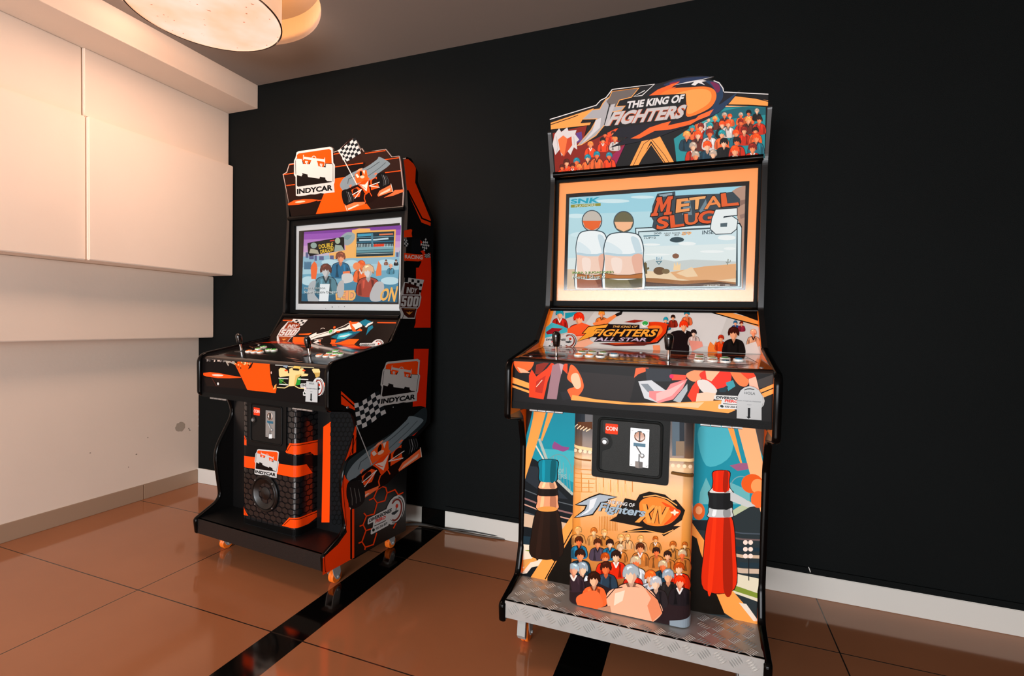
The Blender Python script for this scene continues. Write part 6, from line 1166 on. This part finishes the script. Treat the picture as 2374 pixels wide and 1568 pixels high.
def indy_column():
    lo, hi = SI.st+.003, SI.cp2[1]-.024; A = Art(I, (0, SI.colv, 0), (1, 0, 0), (0, 0, 1), clip=rectclip(-.26, .26, lo, hi), rough=.25, coat=.1); A.set_wrap(column_section(SI)); A.c = None
    for i in range(-8, 14):
        for j in range(-1, 26):
            s, t = i*.033+(.0165 if j % 2 else 0), .17+j*.0285*.76; P = [(s+.0195*math.sin(k*math.pi/3), t+.0125*math.cos(k*math.pi/3)) for k in range(6)]
            A.k -= 1; A.line('#0d0e10', P, .0022, closed=True)
    A.k += 1; A.c = D1; O_ = '#ff5420'
    A.poly('#0d0d0e', [(440, 600), (880, 640), (880, 680), (1230, 660), (1230, 780), (960, 800), (440, 720)]); A.poly('#0c0c0d', [(520, 160), (885, 205), (885, 640), (520, 610)])
    A.poly(O_, [(440, 120), (560, 135), (965, 183), (1060, 200), (1010, 213), (900, 205), (440, 152)])
    A.poly(O_, [(440, 500), (500, 512), (516, 550), (516, 598), (440, 590)]); A.line('#2a0f08', [(440, 510), (488, 518), (508, 552)], 5)
    A.poly(O_, [(440, 688), (620, 710), (620, 818), (440, 786)]); A.poly(O_, [(780, 760), (955, 785), (1060, 770), (1116, 850), (955, 890), (780, 858)])
    A.poly(O_, [(870, 656), (908, 580), (965, 582), (1215, 538), (1215, 688), (1130, 688), (1095, 660), (1000, 682), (878, 668)]); A.line('#2a0f08', [(885, 652), (922, 596), (990, 598), (1215, 556)], 6)
    A.poly(O_, [(440, 1136), (486, 1146), (531, 1240), (440, 1222)]); A.line('#2a0f08', [(450, 1150), (478, 1156), (515, 1235)], 5); A.poly(O_, [(838, 1330), (905, 1256), (962, 1260), (1200, 1172), (1200, 1216), (1080, 1312), (955, 1352)]); A.line('#2a0f08', [(855, 1326), (914, 1270), (970, 1274), (1200, 1190)], 6)
    A.poly('#0c0c0c', [(440, 1245), (835, 1345), (955, 1365), (1200, 1260), (1200, 1500), (440, 1400)])
    indycar(A, [(612, 633), (814, 655), (786, 893), (588, 858)])
    A.build('artwork', indy, 'black honeycomb column artwork with orange bands and a racing badge')
    A = Art(I, (0, SI.kv, 0), (1, 0, 0), (0, 0, 1), clip=rectclip(-HW, HW, lo, hi), rough=.3); A.c = D1
    A.poly('#16181a', [(1280, 200), (1500, 100), (1500, 1400), (1270, 1400)]); A.poly(O_, [(1214, 432), (1282, 384), (1270, 1300), (1198, 1300)])
    for i in range(6):
        for j in range(24):
            x, y = 1296+i*40+(20 if j % 2 else 0), 330+j*42; P = [(x+20*math.sin(k*math.pi/3), y+25*math.cos(k*math.pi/3)) for k in range(6)]; A.k -= 1; A.line('#0b0c0c', P, 4, closed=True)
    A.k += 1; A.build('artwork', indy, 'black kick panel artwork with an upright orange band')
    q = quad_on(I, SI.colv-.006, D1, [(525, 172), (876, 212), (872, 642), (524, 602)]); u0, u1, z0, z1 = (q[0][0]+q[3][0])/2, (q[1][0]+q[2][0])/2, (q[2][1]+q[3][1])/2, (q[0][1]+q[1][1])/2
    s = quad_on(I, SI.colv-.007, D1, [(582, 254), (638, 260), (638, 330), (582, 322)]); coin_door(I, indy, SI.colv, (u0, u1, z0, z1), 1, (s[0][0], s[1][0], (s[2][1]+s[3][1])/2, (s[0][1]+s[1][1])/2), True)
    p = quad_on(I, SI.colv, D1, [(690, 1035), (690, 1205), (690, 868)]); r = (p[2][1]-p[1][1])/2; O = Vector((p[0][0], SI.colv-.001, (p[2][1]+p[1][1])/2))
    bm = bmesh.new(); lathe(bm, [(r, 0), (r, .005), (r*.95, .009), (r*.88, .009), (r*.84, .005), (r*.80, .008), (r*.74, .005), (r*.36, -.006), (r*.34, .001), (r*.2, .005), (.001, .0065)], O, Vector((0, -1, 0)), 40, cap=False); sp = bobj('speaker', bm, mat('#080808', rough=.32), indy, smooth=True, fix=True)
    for k in range(4):
        an = math.radians(45+90*k); bm = bmesh.new(); lathe(bm, [(.003, 0), (.0028, .0016), (.0005, .002)], O+Vector((r*.92*math.cos(an), -.009, r*.92*math.sin(an))), Vector((0, -1, 0)), 10); bobj('screw', bm, STEEL, sp, smooth=True)
indy_column()

def indy_side():
    sp = [o for o in indy.children if o.name.startswith('side_panel')][1]
    A = Art(I, (HW+PT, 0, 0), (0, 1, 0), (0, 0, 1), rough=.35, clip=[(-.01, .02), (.662, .02), (.662, 1.76), (-.01, 1.76)]); O_ = '#f04a1c'; RD = '#d8361a'; A.c = C6
    A.poly(O_, [(1846, 450), (1870, 432), (1915, 432), (1990, 500), (2024, 560), (2014, 770), (2240, 1310), (2236, 1400), (2105, 1350), (1895, 880), (1862, 560)]); A.line('#140b09', [(1902, 880), (2112, 1290), (2250, 1345)], 22)
    A.c = D4
    A.poly(RD, [(330, 340), (360, 380), (330, 430)]); A.poly(RD, [(240, 720), (340, 640), (380, 560), (330, 500), (378, 480), (400, 540), (470, 520), (480, 800), (470, 1568), (240, 1568), (262, 1500), (268, 880), (268, 735)])
    A.poly('#f04a1c', [(100, 210), (190, 190), (214, 198), (205, 250), (214, 300), (100, 305)]); A.poly('#16181a', [(205, 330), (330, 310), (330, 520), (200, 520)]); A.poly('#f04a1c', [(100, 525), (330, 545), (375, 545), (368, 625), (300, 640), (100, 630)]); A.text('#e9dcd6', 'RACING', [(112, 548), (362, 556), (358, 614), (112, 600)], bold=.025)
    A.poly('#0d0c0c', [(100, 640), (345, 645), (305, 728), (268, 730), (266, 875), (100, 870)])
    flag(A, [(330, 400), (405, 320), (455, 430), (380, 500)], 5, 5); flag(A, [(385, 540), (465, 525), (465, 590), (390, 590)], 6, 4); flag(A, [(100, 320), (140, 345), (168, 430), (100, 430)], 3, 4)
    indy500(A, [(60, 868), (380, 905), (305, 1462), (60, 1445)])
    A.c = D2
    A.poly(RD, [(614, -30), (710, -30), (690, 350), (660, 340), (606, 345)]); A.poly(RD, [(603, 500), (655, 480), (640, 505), (603, 545)])
    A.poly(O_, [(140, 243), (238, 332), (230, 368), (142, 330)]); A.line('#1a0d0a', [(142, 268), (236, 352)], 9)
    A.poly(O_, [(232, 470), (240, 480), (238, 640), (190, 670), (166, 700), (205, 590)]); A.line('#1a0d0a', [(220, 530), (216, 650)], 9)
    A.poly(O_, [(158, 785), (200, 820), (186, 900), (190, 1000), (226, 990), (226, 1325), (20, 1440), (20, 1330), (120, 1240), (178, 1160), (150, 1000), (142, 880)]); A.line('#1a0d0a', [(206, 1000), (206, 1335)], 12)
    A.poly('#2b3437', [(160, 730), (200, 685), (290, 620), (400, 560), (520, 480), (620, 395), (690, 350), (694, 440), (640, 505), (560, 560), (470, 620), (430, 700), (340, 720), (260, 770), (190, 820), (162, 785)], sm=True); A.line('#1a2022', [(250, 715), (265, 680), (380, 610), (520, 520), (640, 410)], 8)
    # honeycomb in orange
    for p in ([(322, 952), (352, 938), (375, 970), (425, 955), (440, 905), (430, 868)], [(352, 938), (375, 885), (406, 864), (432, 870)], [(375, 970), (355, 1042), (305, 1055), (284, 1112), (302, 1150), (345, 1135)], [(305, 1055), (288, 1035)], [(284, 1112), (260, 1122)], [(302, 1150), (276, 1222), (298, 1258), (350, 1240), (372, 1165)], [(298, 1258), (294, 1275)], [(276, 1222), (254, 1232)], [(488, 880), (512, 918), (545, 902)], [(512, 918), (500, 940)], [(505, 1085), (480, 1135)], [(440, 905), (490, 885)]): A.line('#e04a1e', p, 8)
    A.map = quadmap([(1000, 550), (1700, 550), (1700, 1180), (1000, 1180)], [(255, 609), (700, 455), (640, 840), (180, 1010)]); mp = A.map; racecar(A); A.map = None
    A.poly('#1c1818', [(180, 860), (230, 825), (285, 850), (290, 960), (215, 1010), (185, 960)], sm=True)
    for k in range(3): A.line('#6a6764', [(200+k*26, 870+k*4), (212+k*26, 940), (212+k*26, 985-k*12)], 4)
    flag(A, [(225, 325), (385, 248), (432, 395), (248, 495)]); A.line('#b9bab8', [(238, 465), (342, 725)], 6)
    indycar(A, [(428, 55), (655, 36), (626, 305), (388, 340)])
    A.c = D3; diversiones(A, [(150, 100), (1280, 100), (1280, 1300), (150, 1300)])
    A.build('artwork', sp, 'printed racing artwork in black, red and orange')
    q = Art(I, (HW+PT, 0, 0), (0, 1, 0), (0, 0, 1)); q.c = D2
    for x, y, rr in ((184, 350, .006), (480, 348, .0022)):
        p = q.st(x, y); bm = bmesh.new(); lathe(bm, [(rr, 0), (rr*.9, .002), (.0004, .003)], Vector((HW+PT, p[0], p[1])), Vector((1, 0, 0)), 14); bobj('bolt', bm, STEEL, indy, smooth=True)
indy_side()
# a button-like start lamp sits on the panel already; two cables trail along the skirting
def cable(name, pts, r, hexc, label):
    bm = bmesh.new(); P = []
    pts = [Vector(p) for p in pts]
    for i in range(len(pts)-1):
        a, b, c, d = pts[max(0, i-1)], pts[i], pts[i+1], pts[min(len(pts)-1, i+2)]
        for k in range(8):
            t = k/8; P.append(.5*(2*b+(c-a)*t+(2*a-5*b+4*c-d)*t*t+(3*b-a-3*c+d)*t**3))
    P.append(pts[-1]); sweep(bm, P, r, r, n=8, up=Vector((0, 0, 1))); o = bobj(name, bm, mat(hexc, rough=.4), None, smooth=True); o['label'] = label; o['category'] = 'cable'; o['group'] = 'power cables along the skirting'; return o
def fl(x, y, z=.004):
    d = px_ray(x, y); t = (z-CAM.z)/d.z; return CAM+d*t
cable('power_cable', [fl(905, 1222), fl(960, 1217), fl(1010, 1222), fl(1060, 1233), fl(1110, 1242), fl(1160, 1249), fl(1215, 1257), (2.55, -.05, .004)], .0045, '#4a4038', 'brown power cable lying lowest along the white skirting')
cable('power_cable', [fl(930, 1216, .012), fl(985, 1216, .012), fl(1030, 1226, .012), fl(1090, 1232, .013), fl(1150, 1242, .013), fl(1210, 1252, .013), (2.5, -.025, .014)], .004, '#16120f', 'black power cable running along the white skirting above the brown one')
